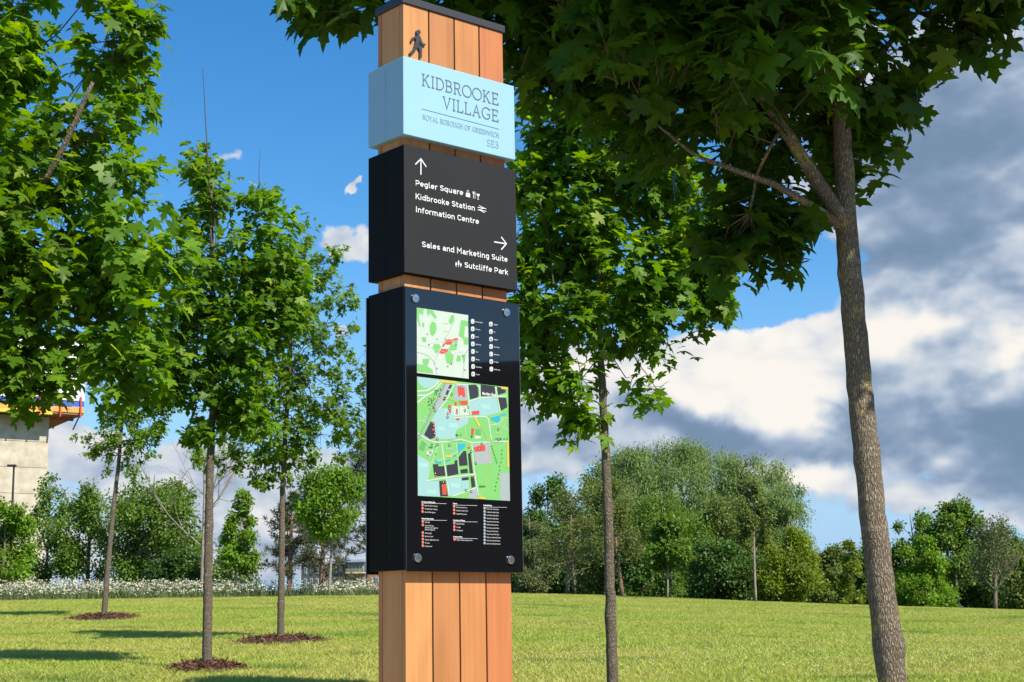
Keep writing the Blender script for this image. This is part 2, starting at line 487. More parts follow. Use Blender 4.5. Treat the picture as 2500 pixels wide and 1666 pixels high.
def clover():
    rng = np.random.default_rng(8)
    n = 1500
    y = np.concatenate([rng.uniform(16, 40, 500), rng.normal(23, 2.2, 700), rng.normal(20, 1.5, 300)])
    x = np.concatenate([rng.uniform(-.33, .33, 500)*y[:500], rng.uniform(.02, .32, 700)*y[500:1200], rng.uniform(-.02, .3, 300)*y[1200:]])
    c = np.c_[x, y, ground(x, y) + rng.uniform(.035, .07, n)]
    s = rng.uniform(.004, .009, n)[:, None]
    off = np.array([(1, 0, 0), (-1, 0, 0), (0, 1, 0), (0, -1, 0), (0, 0, 1), (0, 0, -1)], float)
    V = (c[:, None, :] + off[None]*s[:, None, :]).reshape(-1, 3)
    tri = np.array([(0,2,4),(2,1,4),(1,3,4),(3,0,4),(2,0,5),(1,2,5),(3,1,5),(0,3,5)])
    T = (np.arange(n)[:, None, None]*6 + tri[None]).reshape(-1, 3)
    o = link('clover_flowers', mesh_from('clover_flowers', V, T, plain('clover white', (.80, .77, .52), .8)))
    tag(o, 'tiny white clover flowers sprinkled over the lawn', 'flowers', kind='stuff')
clover()

# ================================================================== the wayfinding sign
AZS = 0.71046
SX, SY = -0.320957, 4.624649
SZ = gz(SX, SY) - .01
ORG = np.array([SX, SY, SZ])
E1 = np.array([math.cos(AZS), math.sin(AZS), 0.]); E2 = np.array([-math.sin(AZS), math.cos(AZS), 0.])
W, D = 0.45, 0.1858
def onface(px, py, y=0.0):
    """photo pixel -> (x, z) in the sign's own frame, on the plane y metres behind its front face"""
    d = ray(px, py); o = np.array([0, 0, CAMZ]) - ORG
    t = (y - o @ E2) / (d @ E2); p = o + d*t
    return (float(p @ E1), float(p[2]))
def zA(x, y): return 860 + x/3.734, y/3.734
def zB(x, y): return 860 + x/3.92, 340 + y/3.92
def zC(x, y): return 880 + x/4.9, 680 + y/4.9
def zD(x, y): return 980 + x/4.9, 910 + y/4.9
def zE(x, y): return 880 + x/3.295, 1190 + y/3.295
H0 = CAMZ - SZ
Z1, Z2, Z3, Z4, Z5 = (H0 + z for z in (1.738412, 1.488485, 1.454950, 1.0555, 0.166777))
Z4b = onface(*zC(500, 82), .0)[1]                # top of the map panel
ZCAP0 = onface(*zA(466, 30), .028)[1]

sign = thing('wayfinding_sign', tuple(ORG), AZS, label='tall timber wayfinding totem with light blue, charcoal and black map panels', cat='sign')
INS = .022; INF = .028                         # the timber stands back from the panels: sides, front
planks = [((.54, .250, .085), (.41, .178, .058)), ((.43, .185, .064), (.32, .130, .043)), ((.50, .210, .072), (.38, .155, .05)), ((.46, .165, .058), (.36, .122, .043))]
wm = [woodmat('cedar %s' % n, a, b, i) for i, (n, (a, b)) in enumerate(zip(('honey', 'brown', 'amber', 'red'), planks))]
wside = woodmat('cedar lightened for shade', (.60, .29, .10), (.49, .22, .075), 9)  # side timber lightened in colour to make up for weak light there
x0, x1 = INS, W-INS
gap = .0055; pw = (x1-x0-3*gap)/4
TH = .020
core = MB().box((x0+.012, INF+.012, 0), (x1-.012, D-INS-.012, ZCAP0-.01)).build('core', plain('shadow gap', (.03, .022, .016), .9), sign)
for i in range(4):
    a = x0 + i*(pw+gap)
    MB().box((a, INF, 0), (a+pw, INF+TH, ZCAP0)).build('plank', wm[i], sign, bevel=.0022)
    MB().box((a, D-INS-TH, 0), (a+pw, D-INS, ZCAP0)).build('plank', wm[(i+2) % 4], sign, bevel=.0022)
for xa, xb in ((x0+.0005, x0+TH-.001), (x1-TH+.001, x1-.0005)):
    MB().box((xa, INF+TH+.001, 0), (xb, D-INS-TH-.002, ZCAP0)).build('plank', wside, sign, bevel=.0015)
capm = plain('cap metal', (.028, .028, .031), .45, 0, .5)
zt = onface(*zA(466, -2), .01)[1]
MB().box((x0-.006, INF-.006, ZCAP0+.0005), (x1+.006, D-INS+.006, ZCAP0+.024)).build('cap', capm, sign, bevel=.0015)
# the walking figure, a raised plate
man = [(582,325),(600,320),(614,324),(624,338),(634,368),(642,392),(669,403),(671,414),(660,419),(630,408),(620,392),(612,372),
       (612,402),(624,422),(637,450),(635,528),(614,526),(616,462),(597,428),(580,462),(538,503),(522,490),(560,448),(572,408),(581,362),(576,350),
       (560,358),(547,387),(533,379),(548,347)]
MB().prism([onface(*zA(*p), INF-.007) for p in man], INF-.007, INF-.0002).build('walking_figure', capm, sign)
hc = [(604+21*math.cos(a), 296+23*math.sin(a)) for a in np.linspace(0, 2*math.pi, 20, endpoint=False)]
MB().prism([onface(*zA(*p), INF-.007) for p in hc], INF-.007, INF-.0002).build('walking_figure_head', capm, sign)

def panel(name, za, zb, mat, y0=0.0):
    """a wrapped box in two halves that meet in a fine seam on its sides"""
    o = MB().box((0, y0, za), (W, D*.5-.0005, zb)).build(name, mat, sign, bevel=.0022)
    MB().box((.0006, D*.5+.0005, za+.0004), (W-.0006, D, zb-.0004)).build('rear_half', mat, o, bevel=.0022)
    MB().box((.004, D*.5-.003, za+.004), (W-.004, D*.5+.003, zb-.004)).build('seam', plain(name+' seam', (.02, .02, .02), .8), o)
    return o
blue = panel('blue_panel', Z2, Z1, plain('blue paint', (.255, .44, .555), .45, 0, .2, .03, 3))
blk = plain('black paint', (.0085, .0082, .0062), .5, 0, .05)
char = panel('charcoal_panel', Z4, Z3, blk)
MB().box((.0012, -.0004, Z4+.0012), (W-.0012, .001, Z3-.0012)).build('face_sheet', plain('charcoal vinyl', (.0205, .0205, .0205), .5, 0, .18, .05, 3), char)
mapp = panel('map_panel', Z5+.003, Z4b, blk, .004)
glassm, gt, gb = newmat('black printed glass')
gb.inputs['Base Color'].default_value = (.006, .006, .007, 1); gb.inputs['Roughness'].default_value = .02
gb.inputs['IOR'].default_value = 1.55; gb.inputs['Specular IOR Level'].default_value = .6
gedge = plain('glass edge', (.16, .19, .19), .2, 0, .6)
gl = MB().box((.003, -.004, Z5-.002), (W+.001, .002, Z4b-.004)).build('glass_sheet', glassm, mapp, bevel=.0007)
MB().box((W+.0012, -.003, Z5), (W+.0022, .0015, Z4b-.006)).build('glass_edge', gedge, mapp)
MB().box((-.003, D+.002, Z5-.005), (W+.003, D+.007, Z4b-.006)).build('rear_glass_sheet', glassm, mapp, bevel=.0007)
MB().box((-.0042, D+.003, Z5-.004), (-.0032, D+.006, Z4b-.008)).build('rear_glass_edge', gedge, mapp)
boltm = plain('brushed steel', (.62, .61, .58), .27, 1.0, .5)
boltd = plain('bolt hole', (.02, .02, .02), .6)
GY = -.004
for (bx_, by_), r in (((zC(665, 237)), .0128), ((zC(1755, 405)), .0128), ((zE(467, 567)), .0128), ((zE(1216, 584)), .0128)):
    cx, cz = onface(bx_, by_, GY-.006)
    b = MB(); n = 28
    prof = [(r*.98, 0), (r, .001), (r, .0055), (r*.9, .0068), (0.0001, .0070)]
    for pr, py in prof: b.v += [Vector((pr*math.cos(2*math.pi*k/n), -py, pr*math.sin(2*math.pi*k/n))) for k in range(n)]
    for j in range(len(prof)-1):
        for k in range(n): b.f.append([j*n+k, j*n+(k+1) % n, (j+1)*n+(k+1) % n, (j+1)*n+k])
    bo = b.build('bolt', boltm, sign, (cx, GY-.0002, cz))
    for s in (-1, 1):
        MB().tube([(s*.005, -.0066, 0), (s*.005, -.0074, 0)], .0013, 8).build('pin_hole', boltd, bo)

# ---- lettering
white = plain('white vinyl', (.66, .66, .65), .5)
engr = plain('engraved grey', (.10, .135, .15), .8, 0, .1)
engr2 = plain('engraved pale grey', (.185, .295, .35), .8, 0, .1)
def ribbon(b, pts, w, y, closed=False):
    """a flat stroke along a polyline (x, z) on the plane y"""
    n = len(pts); L, Rr = [], []
    for i in range(n):
        p = np.array(pts[i]); a = np.array(pts[(i-1) % n] if closed or i > 0 else pts[i]); c = np.array(pts[(i+1) % n] if closed or i < n-1 else pts[i])
        d1 = p-a; d2 = c-p
        d1 = d1/np.linalg.norm(d1) if np.linalg.norm(d1) > 1e-12 else d2/np.linalg.norm(d2)
        d2 = d2/np.linalg.norm(d2) if np.linalg.norm(d2) > 1e-12 else d1
        nn = np.array([-(d1+d2)[1], (d1+d2)[0]]); ln = np.linalg.norm(nn)
        nn = nn/ln if ln > 1e-6 else np.array([-d1[1], d1[0]])
        k = max(.45, float(nn @ np.array([-d1[1], d1[0]])))
        L.append(p+nn*w/2/k); Rr.append(p-nn*w/2/k)
    base = len(b.v)
    for i in range(n): b.v += [Vector((L[i][0], y, L[i][1])), Vector((Rr[i][0], y, Rr[i][1]))]
    for i in range(n if closed else n-1):
        j = (i+1) % n; b.f.append([base+2*i, base+2*i+1, base+2*j+1, base+2*j])
def arc(cx, cy, rx, ry, a0, a1, n=14):
    return [(cx+rx*math.cos(R(a)), cy+ry*math.sin(R(a))) for a in np.linspace(a0, a1, n)]
def sf(x, y, h=.13): return [(x-h, y), (x+h, y)]
SLAB = {
 'K': (.80, [[(.15,0),(.15,1)], sf(.15,0), sf(.15,1), [(.15,.40),(.62,1)], sf(.62,1,.11), [(.30,.60),(.66,0)], sf(.67,0,.12)]),
 'I': (.30, [[(.15,0),(.15,1)], sf(.15,0), sf(.15,1)]),
 'D': (.80, [[(.15,0),(.15,1)], [(.02,1),(.36,1)]+arc(.36,.5,.40,.5,90,-90)[1:]+[(.02,0)]]),
 'B': (.70, [[(.15,0),(.15,1)], [(.02,1),(.36,1)]+arc(.36,.76,.24,.24,90,-90,10)[1:]+[(.15,.52)], [(.36,.52)]+arc(.38,.26,.28,.26,90,-90,10)[1:]+[(.02,0)]]),
 'R': (.76, [[(.15,0),(.15,1)], sf(.15,0), [(.02,1),(.38,1)]+arc(.38,.75,.25,.25,90,-90,10)[1:]+[(.15,.5)], [(.40,.5),(.63,0),(.75,0)]]),
 'O': (.90, [arc(.45,.5,.43,.51,0,360,33)[:-1]]),
 'E': (.70, [[(.15,0),(.15,1)], [(.02,1),(.60,1),(.60,.80)], [(.15,.52),(.48,.52)], [(.48,.43),(.48,.61)], [(.02,0),(.64,0),(.64,.22)]]),
 'V': (.82, [[(.12,1),(.41,0),(.70,1)], sf(.12,1,.11), sf(.70,1,.11)]),
 'L': (.64, [[(.15,0),(.15,1)], sf(.15,1), [(.02,0),(.59,0),(.59,.24)]]),
 'A': (.84, [[(.12,0),(.42,1),(.72,0)], sf(.12,0,.11), sf(.72,0,.11), [(.24,.36),(.60,.36)]]),
 'G': (.84, [arc(.44,.5,.41,.51,40,320,26)+[(.755,.44)], [(.50,.44),(.80,.44)], [(.76,.98),(.76,.80)]]),
 'Y': (.78, [[(.12,1),(.39,.48),(.66,1)], [(.39,.48),(.39,0)], sf(.12,1,.1), sf(.66,1,.1), sf(.39,0)]),
 'U': (.82, [[(.14,1),(.14,.32)]+arc(.41,.30,.27,.31,180,360,14)+[(.68,1)], sf(.14,1,.12), sf(.68,1,.12)]),
 'H': (.86, [[(.15,0),(.15,1)], [(.71,0),(.71,1)], [(.15,.5),(.71,.5)], sf(.15,0), sf(.15,1), sf(.71,0), sf(.71,1)]),
 'F': (.66, [[(.15,0),(.15,1)], sf(.15,0), [(.02,1),(.60,1),(.60,.80)], [(.15,.52),(.46,.52)], [(.46,.43),(.46,.61)]]),
 'N': (.86, [[(.16,0),(.16,1),(.72,0),(.72,1)], sf(.16,0,.11), sf(.72,1,.11), [(.03,1),(.16,1)]]),
 'W': (1.1, [[(.1,1),(.32,0),(.54,.9),(.76,0),(.98,1)], sf(.1,1,.1), sf(.98,1,.1)]),
 'C': (.80, [arc(.44,.5,.41,.51,42,318,26), [(.74,.98),(.74,.80)]]),
 'S': (.64, [arc(.32,.75,.25,.26,20,270,14)+arc(.32,.26,.27,.26,90,-160,14)[1:], [(.56,1),(.56,.82)], [(.06,0),(.06,.2)]]),
 '3': (.62, [[(.06,.84)]+arc(.29,.76,.24,.25,150,-80,12)+[(.22,.52)]+arc(.29,.26,.27,.26,80,-160,14)]),
 ' ': (.34, [])}
def slab(text, p0, p1, cap, weight, mat, parent, name='lettering', off=.0009):
    """thin slab capitals from baseline pixel p0 to p1, cap height in metres"""
    a, c = onface(*p0), onface(*p1)
    b = MB(); x = 0; strokes = []
    for ch in text:
        w, st = SLAB[ch]
        for s in st: strokes.append([(x+q[0], q[1]) for q in s])
        x += w + .10
    x -= .10
    k = (c[0]-a[0])/x
    for i, s in enumerate(strokes):
        pts = [(a[0]+q[0]*k, a[1]+q[1]*cap) for q in s]
        ribbon(b, pts, weight, -off-.000004*i, closed=len(s) == 32)
    return b.build(name, mat, parent, fix=False)
def caph(p, q): return onface(*p)[1] - onface(*q)[1]
ch1 = caph(zA(1300, 868), zA(1300, 968))
slab('KIDBROOKE', zA(632, 778), zA(1334, 968), ch1, .0036, engr, blue)
slab('VILLAGE', zA(822, 985), zA(1334, 1124), ch1, .0036, engr, blue)
b = MB(); ribbon(b, [onface(*zA(634, 995)), onface(*zA(1338, 1180))], .0019, -.0006); b.build('rule', engr, blue, fix=False)
ch2 = caph(zA(1330, 1226), zA(1330, 1266))
slab('ROYAL BOROUGH OF GREENWICH', zA(640, 1088), zA(1336, 1266), ch2, .0019, engr2, blue)
slab('SE3', zA(1226, 1330), zA(1334, 1353), caph(zA(1300, 1290), zA(1300, 1347)), .0024, engr2, blue)

def textmesh(body, bold=0.0):
    cu = bpy.data.curves.new('text', 'FONT'); cu.body = body; cu.resolution_u = 3; cu.fill_mode = 'FRONT'; cu.offset = bold
    o = bpy.data.objects.new('text', cu); C.objects.link(o)
    dg = bpy.context.evaluated_depsgraph_get(); dg.update()
    m = bpy.data.meshes.new_from_object(o.evaluated_get(dg))
    bpy.data.objects.remove(o); bpy.data.curves.remove(cu)
    V = np.array([v.co[:] for v in m.vertices]); Fs = [list(p.vertices) for p in m.polygons]
    bpy.data.meshes.remove(m)
    return V, Fs
CAPH = None
def text_into(b, body, p0, x1=None, cap=.02, y=-.0007, bold=.0, align='l', ratio=None):
    """append text to b, baseline start p0 = (x, z) on the face; width fitted to x1 if given"""
    global CAPH
    if CAPH is None: CAPH = float(np.ptp(textmesh('H')[0][:, 1]))
    V, Fs = textmesh(body, bold)
    if len(V) == 0: return
    lo, hi = V[:, 0].min(), V[:, 0].max()
    sz = cap/CAPH
    sx = (x1-p0[0])/(hi-lo) if x1 is not None else sz*(ratio or .88)
    n = len(b.v)
    b.v += [Vector((p0[0]+(v[0]-lo)*sx, y, p0[1]+v[1]*sz)) for v in V]
    b.f += [[n+i for i in f] for f in Fs]
def line(body, p0, p1, cap, parent, mat=white, bold=.016, off=.0007):
    a, c = onface(*p0), onface(*p1)
    b = MB(); text_into(b, body, (a[0], (a[1]+c[1])/2), c[0], cap, -off, bold)
    return b.build('lettering', mat, parent, fix=False)
# rounded DIN-like lower case, drawn as strokes: (advance, strokes); x height .72, cap height 1
def bowl(cx, cy, rx, ry, a0=0, a1=360, n=20): return arc(cx, cy, rx, ry, a0, a1, n)
def oval(x0, x1, z0, z1, n=6):
    """closed upright oval with straight flanks"""
    rx = (x1-x0)/2; cx = (x0+x1)/2
    return arc(cx, z1-rx, rx, rx, 0, 180, n) + arc(cx, z0+rx, rx, rx, 180, 360, n)
DIN = {
 'P': (.60, [[(.08,-.07),(.08,.93),(.32,.93)]+arc(.32,.66,.21,.27,90,-90,9)[1:]+[(.08,.39)]]),
 'K': (.64, [[(.08,-.07),(.08,1.07)], [(.08,.36),(.55,1.07)], [(.24,.56),(.57,-.07)]]),
 'I': (.24, [[(.10,-.07),(.10,1.07)]]),
 'C': (.60, [arc(.31,.70,.23,.24,15,180,9)+arc(.31,.30,.23,.24,180,345,9)]),
 'S': (.58, [[(.50,.84)]+arc(.29,.73,.21,.21,45,230,9)+[(.30,.51)]+arc(.29,.27,.22,.21,50,-140,9)+[(.06,.16)]]),
 'M': (.76, [[(.08,-.07),(.08,1.0),(.36,.42),(.64,1.0),(.64,-.07)]]),
 'e': (.54, [[(.07,.36),(.45,.36)]+arc(.26,.45,.19,.21,0,180,9)+arc(.26,.27,.19,.21,180,320,8)]),
 'g': (.56, [oval(.07,.44,.06,.66), [(.44,.73),(.44,.0)]+arc(.27,-.04,.17,.18,0,-130,7)]),
 'l': (.28, [[(.08,1.07),(.08,.16)]+arc(.18,.16,.10,.10,180,270,4)+[(.24,.06)]]),
 'r': (.38, [[(.08,-.07),(.08,.73)], [(.08,.48)]+arc(.25,.46,.17,.20,170,55,6)]),
 'q': (.56, [oval(.07,.44,.06,.66), [(.44,.73),(.44,-.26)]]),
 'u': (.56, [[(.08,.73),(.08,.26)]+arc(.26,.25,.18,.19,180,345,9), [(.44,.73),(.44,-.07)]]),
 'a': (.54, [[(.09,.60)]+arc(.26,.50,.17,.16,140,0,8)+[(.43,-.07)], [(.43,.38),(.24,.38)]+arc(.24,.22,.16,.16,90,270,8)+[(.32,.06),(.43,.14)]]),
 'i': (.22, [[(.08,-.07),(.08,.73)], [(.08,.88),(.08,1.05)]]),
 'd': (.56, [oval(.07,.44,.06,.66), [(.44,1.07),(.44,-.07)]]),
 'b': (.56, [oval(.08,.45,.06,.66), [(.08,1.07),(.08,-.07)]]),
 'o': (.54, [oval(.07,.45,.06,.66)]),
 'k': (.52, [[(.08,-.07),(.08,1.07)], [(.08,.26),(.42,.73)], [(.20,.42),(.45,-.07)]]),
 't': (.38, [[(.14,.98),(.14,.18)]+arc(.25,.17,.11,.11,180,270,4)+[(.34,.06)], [(.0,.66),(.33,.66)]]),
 'n': (.55, [[(.08,-.07),(.08,.73)], [(.08,.46)]+arc(.26,.47,.18,.19,170,0,9)+[(.44,-.07)]]),
 'f': (.38, [[(.14,-.07),(.14,.82)]+arc(.25,.82,.11,.12,180,90,4)+[(.34,.94)], [(.0,.66),(.32,.66)]]),
 'm': (.84, [[(.08,-.07),(.08,.73)], [(.08,.48)]+arc(.24,.47,.16,.19,170,0,8)+[(.40,-.07)], [(.40,.46)]+arc(.57,.47,.16,.19,170,0,8)+[(.73,-.07)]]),
 's': (.48, [[(.40,.58)]+arc(.23,.52,.15,.14,60,230,6)+arc(.23,.20,.16,.14,60,-130,6)+[(.05,.13)]]),
 'c': (.50, [arc(.25,.45,.18,.21,25,180,7)+arc(.25,.27,.18,.21,180,335,7)]),
 ' ': (.24, [])}
def line(body, p0, p1, cap, parent, mat=white, weight=.142, off=.0006):
    a, c = onface(*p0), onface(*p1)
    b = MB(); x = 0; sts = []
    for ch in body:
        w, st = DIN[ch]
        for s in st: sts.append([(x+q[0], q[1]) for q in s])
        x += w + .045
    k = (c[0]-a[0])/(x-.10); zb = (a[1]+c[1])/2
    for i, s in enumerate(sts):
        pts = [(a[0]+q[0]*k, zb+(.07+q[1]*.86)*cap) for q in s]
        cl = math.hypot(s[0][0]-s[-1][0], s[0][1]-s[-1][1]) < .02 or len(s) == 12
        ribbon(b, pts, weight*cap, -off-.0006-.00001*i, closed=cl)
    return b.build('lettering', mat, parent, fix=False)
dc = caph(zB(605, 388), zB(605, 446))
line('Pegler Square', zB(603, 446), zB(1057, 541), dc, char)
line('Kidbrooke Station', zB(603, 574), zB(1170, 690), dc, char)
line('Information Centre', zB(605, 702), zB(1208, 815), dc, char)
line('Sales and Marketing Suite', zB(664, 1040), zB(1482, 1174), dc, char)
line('Sutcliffe Park', zB(1072, 1232), zB(1488, 1302), dc, char)
def strokes(name, parent, mat, lst, Z, w, y=-.0013, stuff=False):
    b = MB()
    for i, s in enumerate(lst): ribbon(b, [onface(*Z(*p)) for p in s], w, y-.00003*i)
    o = b.build(name, mat, parent, fix=False)
    if stuff: o['kind'] = 'stuff'
    return o
def fills(name, parent, mat, lst, Z, y=-.0013):
    b = MB()
    for i, s in enumerate(lst): b.sheet([onface(*Z(*p)) for p in s], y-.00002*i)
    return b.build(name, mat, parent)
strokes('arrow', char, white, [[(655, 342), (655, 190)], [(602, 243), (655, 190), (706, 267)]], zB, .0037)
strokes('arrow', char, white, [[(1356, 984), (1470, 1003)], [(1424, 937), (1472, 1003), (1424, 1058)]], zB, .0037)
fills('bag_icon', char, white, [[(1087, 513), (1123, 521), (1126, 559), (1085, 551)]], zB)
strokes('bag_handle_icon', char, white, [[(1096, 514), (1097, 497), (1105, 490), (1112, 500), (1114, 518)]], zB, .0014)
strokes('cutlery_icon', char, white, [[(1157, 503), (1158, 570)], [(1151, 501), (1153, 522), (1162, 524), (1164, 504)], [(1172, 505), (1173, 572)], [(1202, 545), (1202, 575)], [(1192, 574), (1211, 578)]], zB, .0016)
fills('glass_icon', char, white, [[(1186, 522), (1217, 528), (1213, 545), (1203, 552), (1192, 543)]], zB)
strokes('rail_icon', char, white, [[(1197, 654), (1279, 667)], [(1197, 677), (1279, 692)], [(1212, 637), (1258, 660), (1216, 678), (1262, 706)]], zB, .0021)
for cx_, cy_, hh in ((992, 1201, 46), (1015, 1193, 64), (1037, 1207, 40)):
    fills('tree_icon', char, white, [[(cx_, cy_-hh*.55), (cx_+8, cy_-hh*.2), (cx_+4, cy_-hh*.2), (cx_+10, cy_+hh*.12), (cx_+2, cy_+hh*.12), (cx_+2, cy_+hh*.5), (cx_-2, cy_+hh*.5), (cx_-2, cy_+hh*.12), (cx_-10, cy_+hh*.1), (cx_-4, cy_-hh*.2), (cx_-8, cy_-hh*.2)]], zB)

# ---- the two printed maps and their keys, flat print on the glass
def pm(name, col, rough=.22): return plain(name, col, rough, 0, .5)
P_GREEN, P_GREEN2, P_PALE, P_AQUA = pm('print green', (0.16, 0.41, 0.12)), pm('print mid green', (0.11, 0.3, 0.1)), pm('print pale', (0.42, 0.49, 0.41)), pm('print aqua', (0.25, 0.42, 0.4))
P_GREY, P_DARK, P_RED, P_YEL, P_BLUE = pm('print grey', (0.28, 0.32, 0.32)), pm('print charcoal', (0.036, 0.035, 0.042)), pm('print red', (0.5, 0.065, 0.04)), pm('print yellow', (0.5, 0.4, 0.055)), pm('print blue', (0.03, 0.32, 0.42))
P_WHITE, P_BLACK, P_MINT, P_PINK, P_TREE = pm('print white', (0.46, 0.5, 0.48)), pm('print black', (0.012, 0.012, 0.012)), pm('print mint', (0.27, 0.48, 0.44)), pm('print pink', (0.48, 0.16, 0.13)), pm('print dark green', (0.035, 0.15, 0.05))
P_LINE = pm('print line', (0.22, 0.23, 0.23))
G0 = GY - .0004
def mfill(name, mat, polys, Z, lv, tiny=False):
    """each printed patch is a piece of its own; specks too small to pick apart stay together"""
    if tiny:
        o = fills(name, mapp, mat, polys, Z, G0-.00008*lv); o['kind'] = 'stuff'; return
    for i, p in enumerate(polys): fills(name, mapp, mat, [p], Z, G0-.00008*lv-.000004*i)
def mline(name, mat, lst, Z, w, lv):
    for i, s in enumerate(lst): strokes(name, mapp, mat, [s], Z, w, G0-.00008*lv-.000004*i)
def discs(cs, r, n=10): return [[(x+r*.86*math.cos(a), y+r*1.05*math.sin(a)+r*.10*math.cos(a)) for a in np.linspace(0, 2*math.pi, n, endpoint=False)] for x, y in cs]
# area map
mfill('area_map_sheet', P_PALE, [[(663, 352), (1278, 443), (1284, 1203), (666, 1133)]], zC, 0)
mfill('area_map_park', P_GREEN, [
  [(664,354),(750,368),(738,448),(700,420),(690,470),(708,585),(690,570),(667,500)], [(780,372),(858,384),(870,410),(902,470),(885,492),(840,440),(815,420),(808,458),(790,440)],
  [(845,520),(888,535),(902,600),(890,650),(850,700),(822,660),(815,570)], [(1075,440),(1103,444),(1102,520),(1065,560),(1042,520)], [(726,533),(755,537),(752,588),(722,582)],
  [(780,655),(802,660),(798,686),(778,680)], [(716,712),(770,704),(778,762),(735,764)], [(905,708),(918,745),(888,742)],
  [(1194,500),(1278,515),(1278,580),(1240,572),(1230,700),(1278,712),(1278,795),(1225,795),(1220,730),(1165,690),(1180,560)],
  [(870,790),(930,788),(952,820),(925,880),(895,902),(848,832)], [(1075,770),(1155,740),(1140,860),(1060,870),(1050,840)],
  [(1000,880),(1060,870),(1105,930),(1095,1000),(1078,1042),(1022,1015),(1005,950)], [(1145,925),(1190,925),(1188,998),(1132,995)], [(1200,915),(1248,910),(1240,985),(1222,1020)],
  [(728,970),(822,962),(790,1055),(845,1090),(860,1142),(668,1120),(667,1026),(740,1035)]], zC, 2)
mfill('area_map_village', P_RED, [[(1005,742),(1040,730),(1100,735),(1102,722),(1155,716),(1155,742),(1085,760),(1075,795),(1030,797),(1010,790)], [(985,780),(1003,790),(990,820),(962,822)],
  [(950,846),(1018,848),(1036,870),(1018,895),(965,908),(930,890)]], zC, 3)
mfill('area_map_pond', P_AQUA, [[(1085,775),(1120,765),(1115,800),(1090,795)]], zC, 4)
mline('area_map_road', P_LINE, [[(1105,440),(1110,510),(1060,620),(1005,715),(950,860),(900,930),(875,1000),(890,1080),(900,1150)], [(667,888),(740,905),(810,935),(860,990),(880,1040)],
  [(1275,850),(1240,930),(1225,1050),(1212,1195)]], zC, .0011, 5)
mline('area_map_lane', P_WHITE, [[(740,1040),(800,1060),(860,1110)], [(740,372),(735,520),(720,640)], [(1190,500),(1160,720),(1120,900),(1090,1150)], [(830,780),(1000,760),(1160,740),(1278,720)], [(680,800),(860,840),(1050,900),(1278,880)]], zC, .0009, 6)
mline('area_map_route', P_YEL, [[(980,540),(1035,548)], [(978,635),(1035,640)], [(985,715),(1035,740)]], zC, .0014, 7)
mfill('area_map_stops', P_BLACK, discs([(1004,778),(1131,801),(1037,852),(1213,934),(1078,1026),(1033,1056),(904,1081),(1237,1099),(808,797)], 10), zC, 8, True)
mfill('area_map_stop_centres', P_WHITE, discs([(1004,778),(1131,801),(1037,852),(1213,934),(1078,1026),(1033,1056),(904,1081),(1237,1099),(808,797)], 5.5, 8), zC, 9, True)
# key beside the area map
keyL = ['Information Centre', 'Train station', 'Bus stop', 'Health Centre', 'School', 'Shopping', 'Food and Drink', 'Car park']
keyR = ['Village Hall', 'Park', 'Playground', 'Leisure Centre', 'Athletics track', 'Art Gallery', 'Step-free access']
def key(x, y, dx, dy, items):
    tiles, b, b2 = [], MB(), MB()
    for i, s in enumerate(items):
        cx, cy = x + i*dx, y + i*dy
        tiles.append([(cx+21*math.copysign(abs(math.cos(a))**.55, math.cos(a)), cy+28*math.copysign(abs(math.sin(a))**.55, math.sin(a))) for a in np.linspace(0, 2*math.pi, 16, endpoint=False)])
        text_into(b, s, onface(*zC(cx+33, cy+9)), None, .0032, G0-.0002, .01, ratio=.80)
        g = {0: 'i', 1: '=', 2: 'o', 3: '+', 4: '^', 5: 'n', 6: 'Y', 7: 'P'}[i] if items is keyL else 'mAQYfGs'[i]
        text_into(b2, g, onface(*zC(cx-9, cy+14)), None, .0056, G0-.0004, .03)
    mfill('key_tile', P_WHITE, tiles, zC, 1)
    b.build('key_lettering', white, mapp, fix=False)['kind'] = 'stuff'; b2.build('key_symbols', P_BLACK, mapp, fix=False)['kind'] = 'stuff'
key(1331, 517, .9, 90, keyL); key(1549, 550, 1.0, 89.5, keyR)
# village map
mfill('village_map_sheet', P_GREEN, [[(176, 50), (1265, 178), (1288, 1537), (186, 1475)]], zD, 0)
mfill('village_map_site', P_AQUA, [[(178,52),(440,84),(430,110),(330,180),(270,190),(200,130)], [(440,430),(610,430),(612,545),(790,545),(785,610),(640,700),(640,790),(420,800),(300,795),(250,750),(330,600)],
  [(805,352),(1000,300),(1128,310),(1160,480),(1030,515),(815,520)], [(185,985),(330,1075),(310,1250),(280,1310),(268,1477),(187,1473)], [(300,1300),(440,1300),(450,1482),(268,1478),(270,1320)],
  [(545,1270),(705,1255),(712,1440),(600,1478),(550,1470)], [(705,1255),(790,1250),(800,1380),(720,1440)]], zD, 1)
mfill('village_map_yard', P_GREY, [[(640,140),(770,150),(790,330),(610,330)], [(850,860),(1050,850),(1070,1090),(880,1100)], [(1170,1200),(1282,1205),(1287,1535),(1170,1525)], [(800,1410),(890,1380),(905,1510),(795,1500)],
  [(520,130),(600,140),(500,350),(420,440),(370,540),(390,400)]], zD, 2)
mfill('village_map_label', P_MINT, [[(935,375),(1047,390),(1043,440),(937,430)], [(552,605),(662,612),(660,668),(552,660)], [(200,1075),(312,1085),(310,1135),(200,1130)], [(575,1320),(690,1325),(688,1380),(577,1375)], [(295,1400),(405,1405),(405,1455),(295,1450)], [(425,645),(510,650),(510,700),(425,695)]], zD, 3)
mline('village_map_road', P_WHITE, [[(180,225),(300,215),(380,165),(445,100)], [(180,275),(290,275),(370,230),(470,120)], [(182,360),(240,310),(300,265)]], zD, .0042, 4)
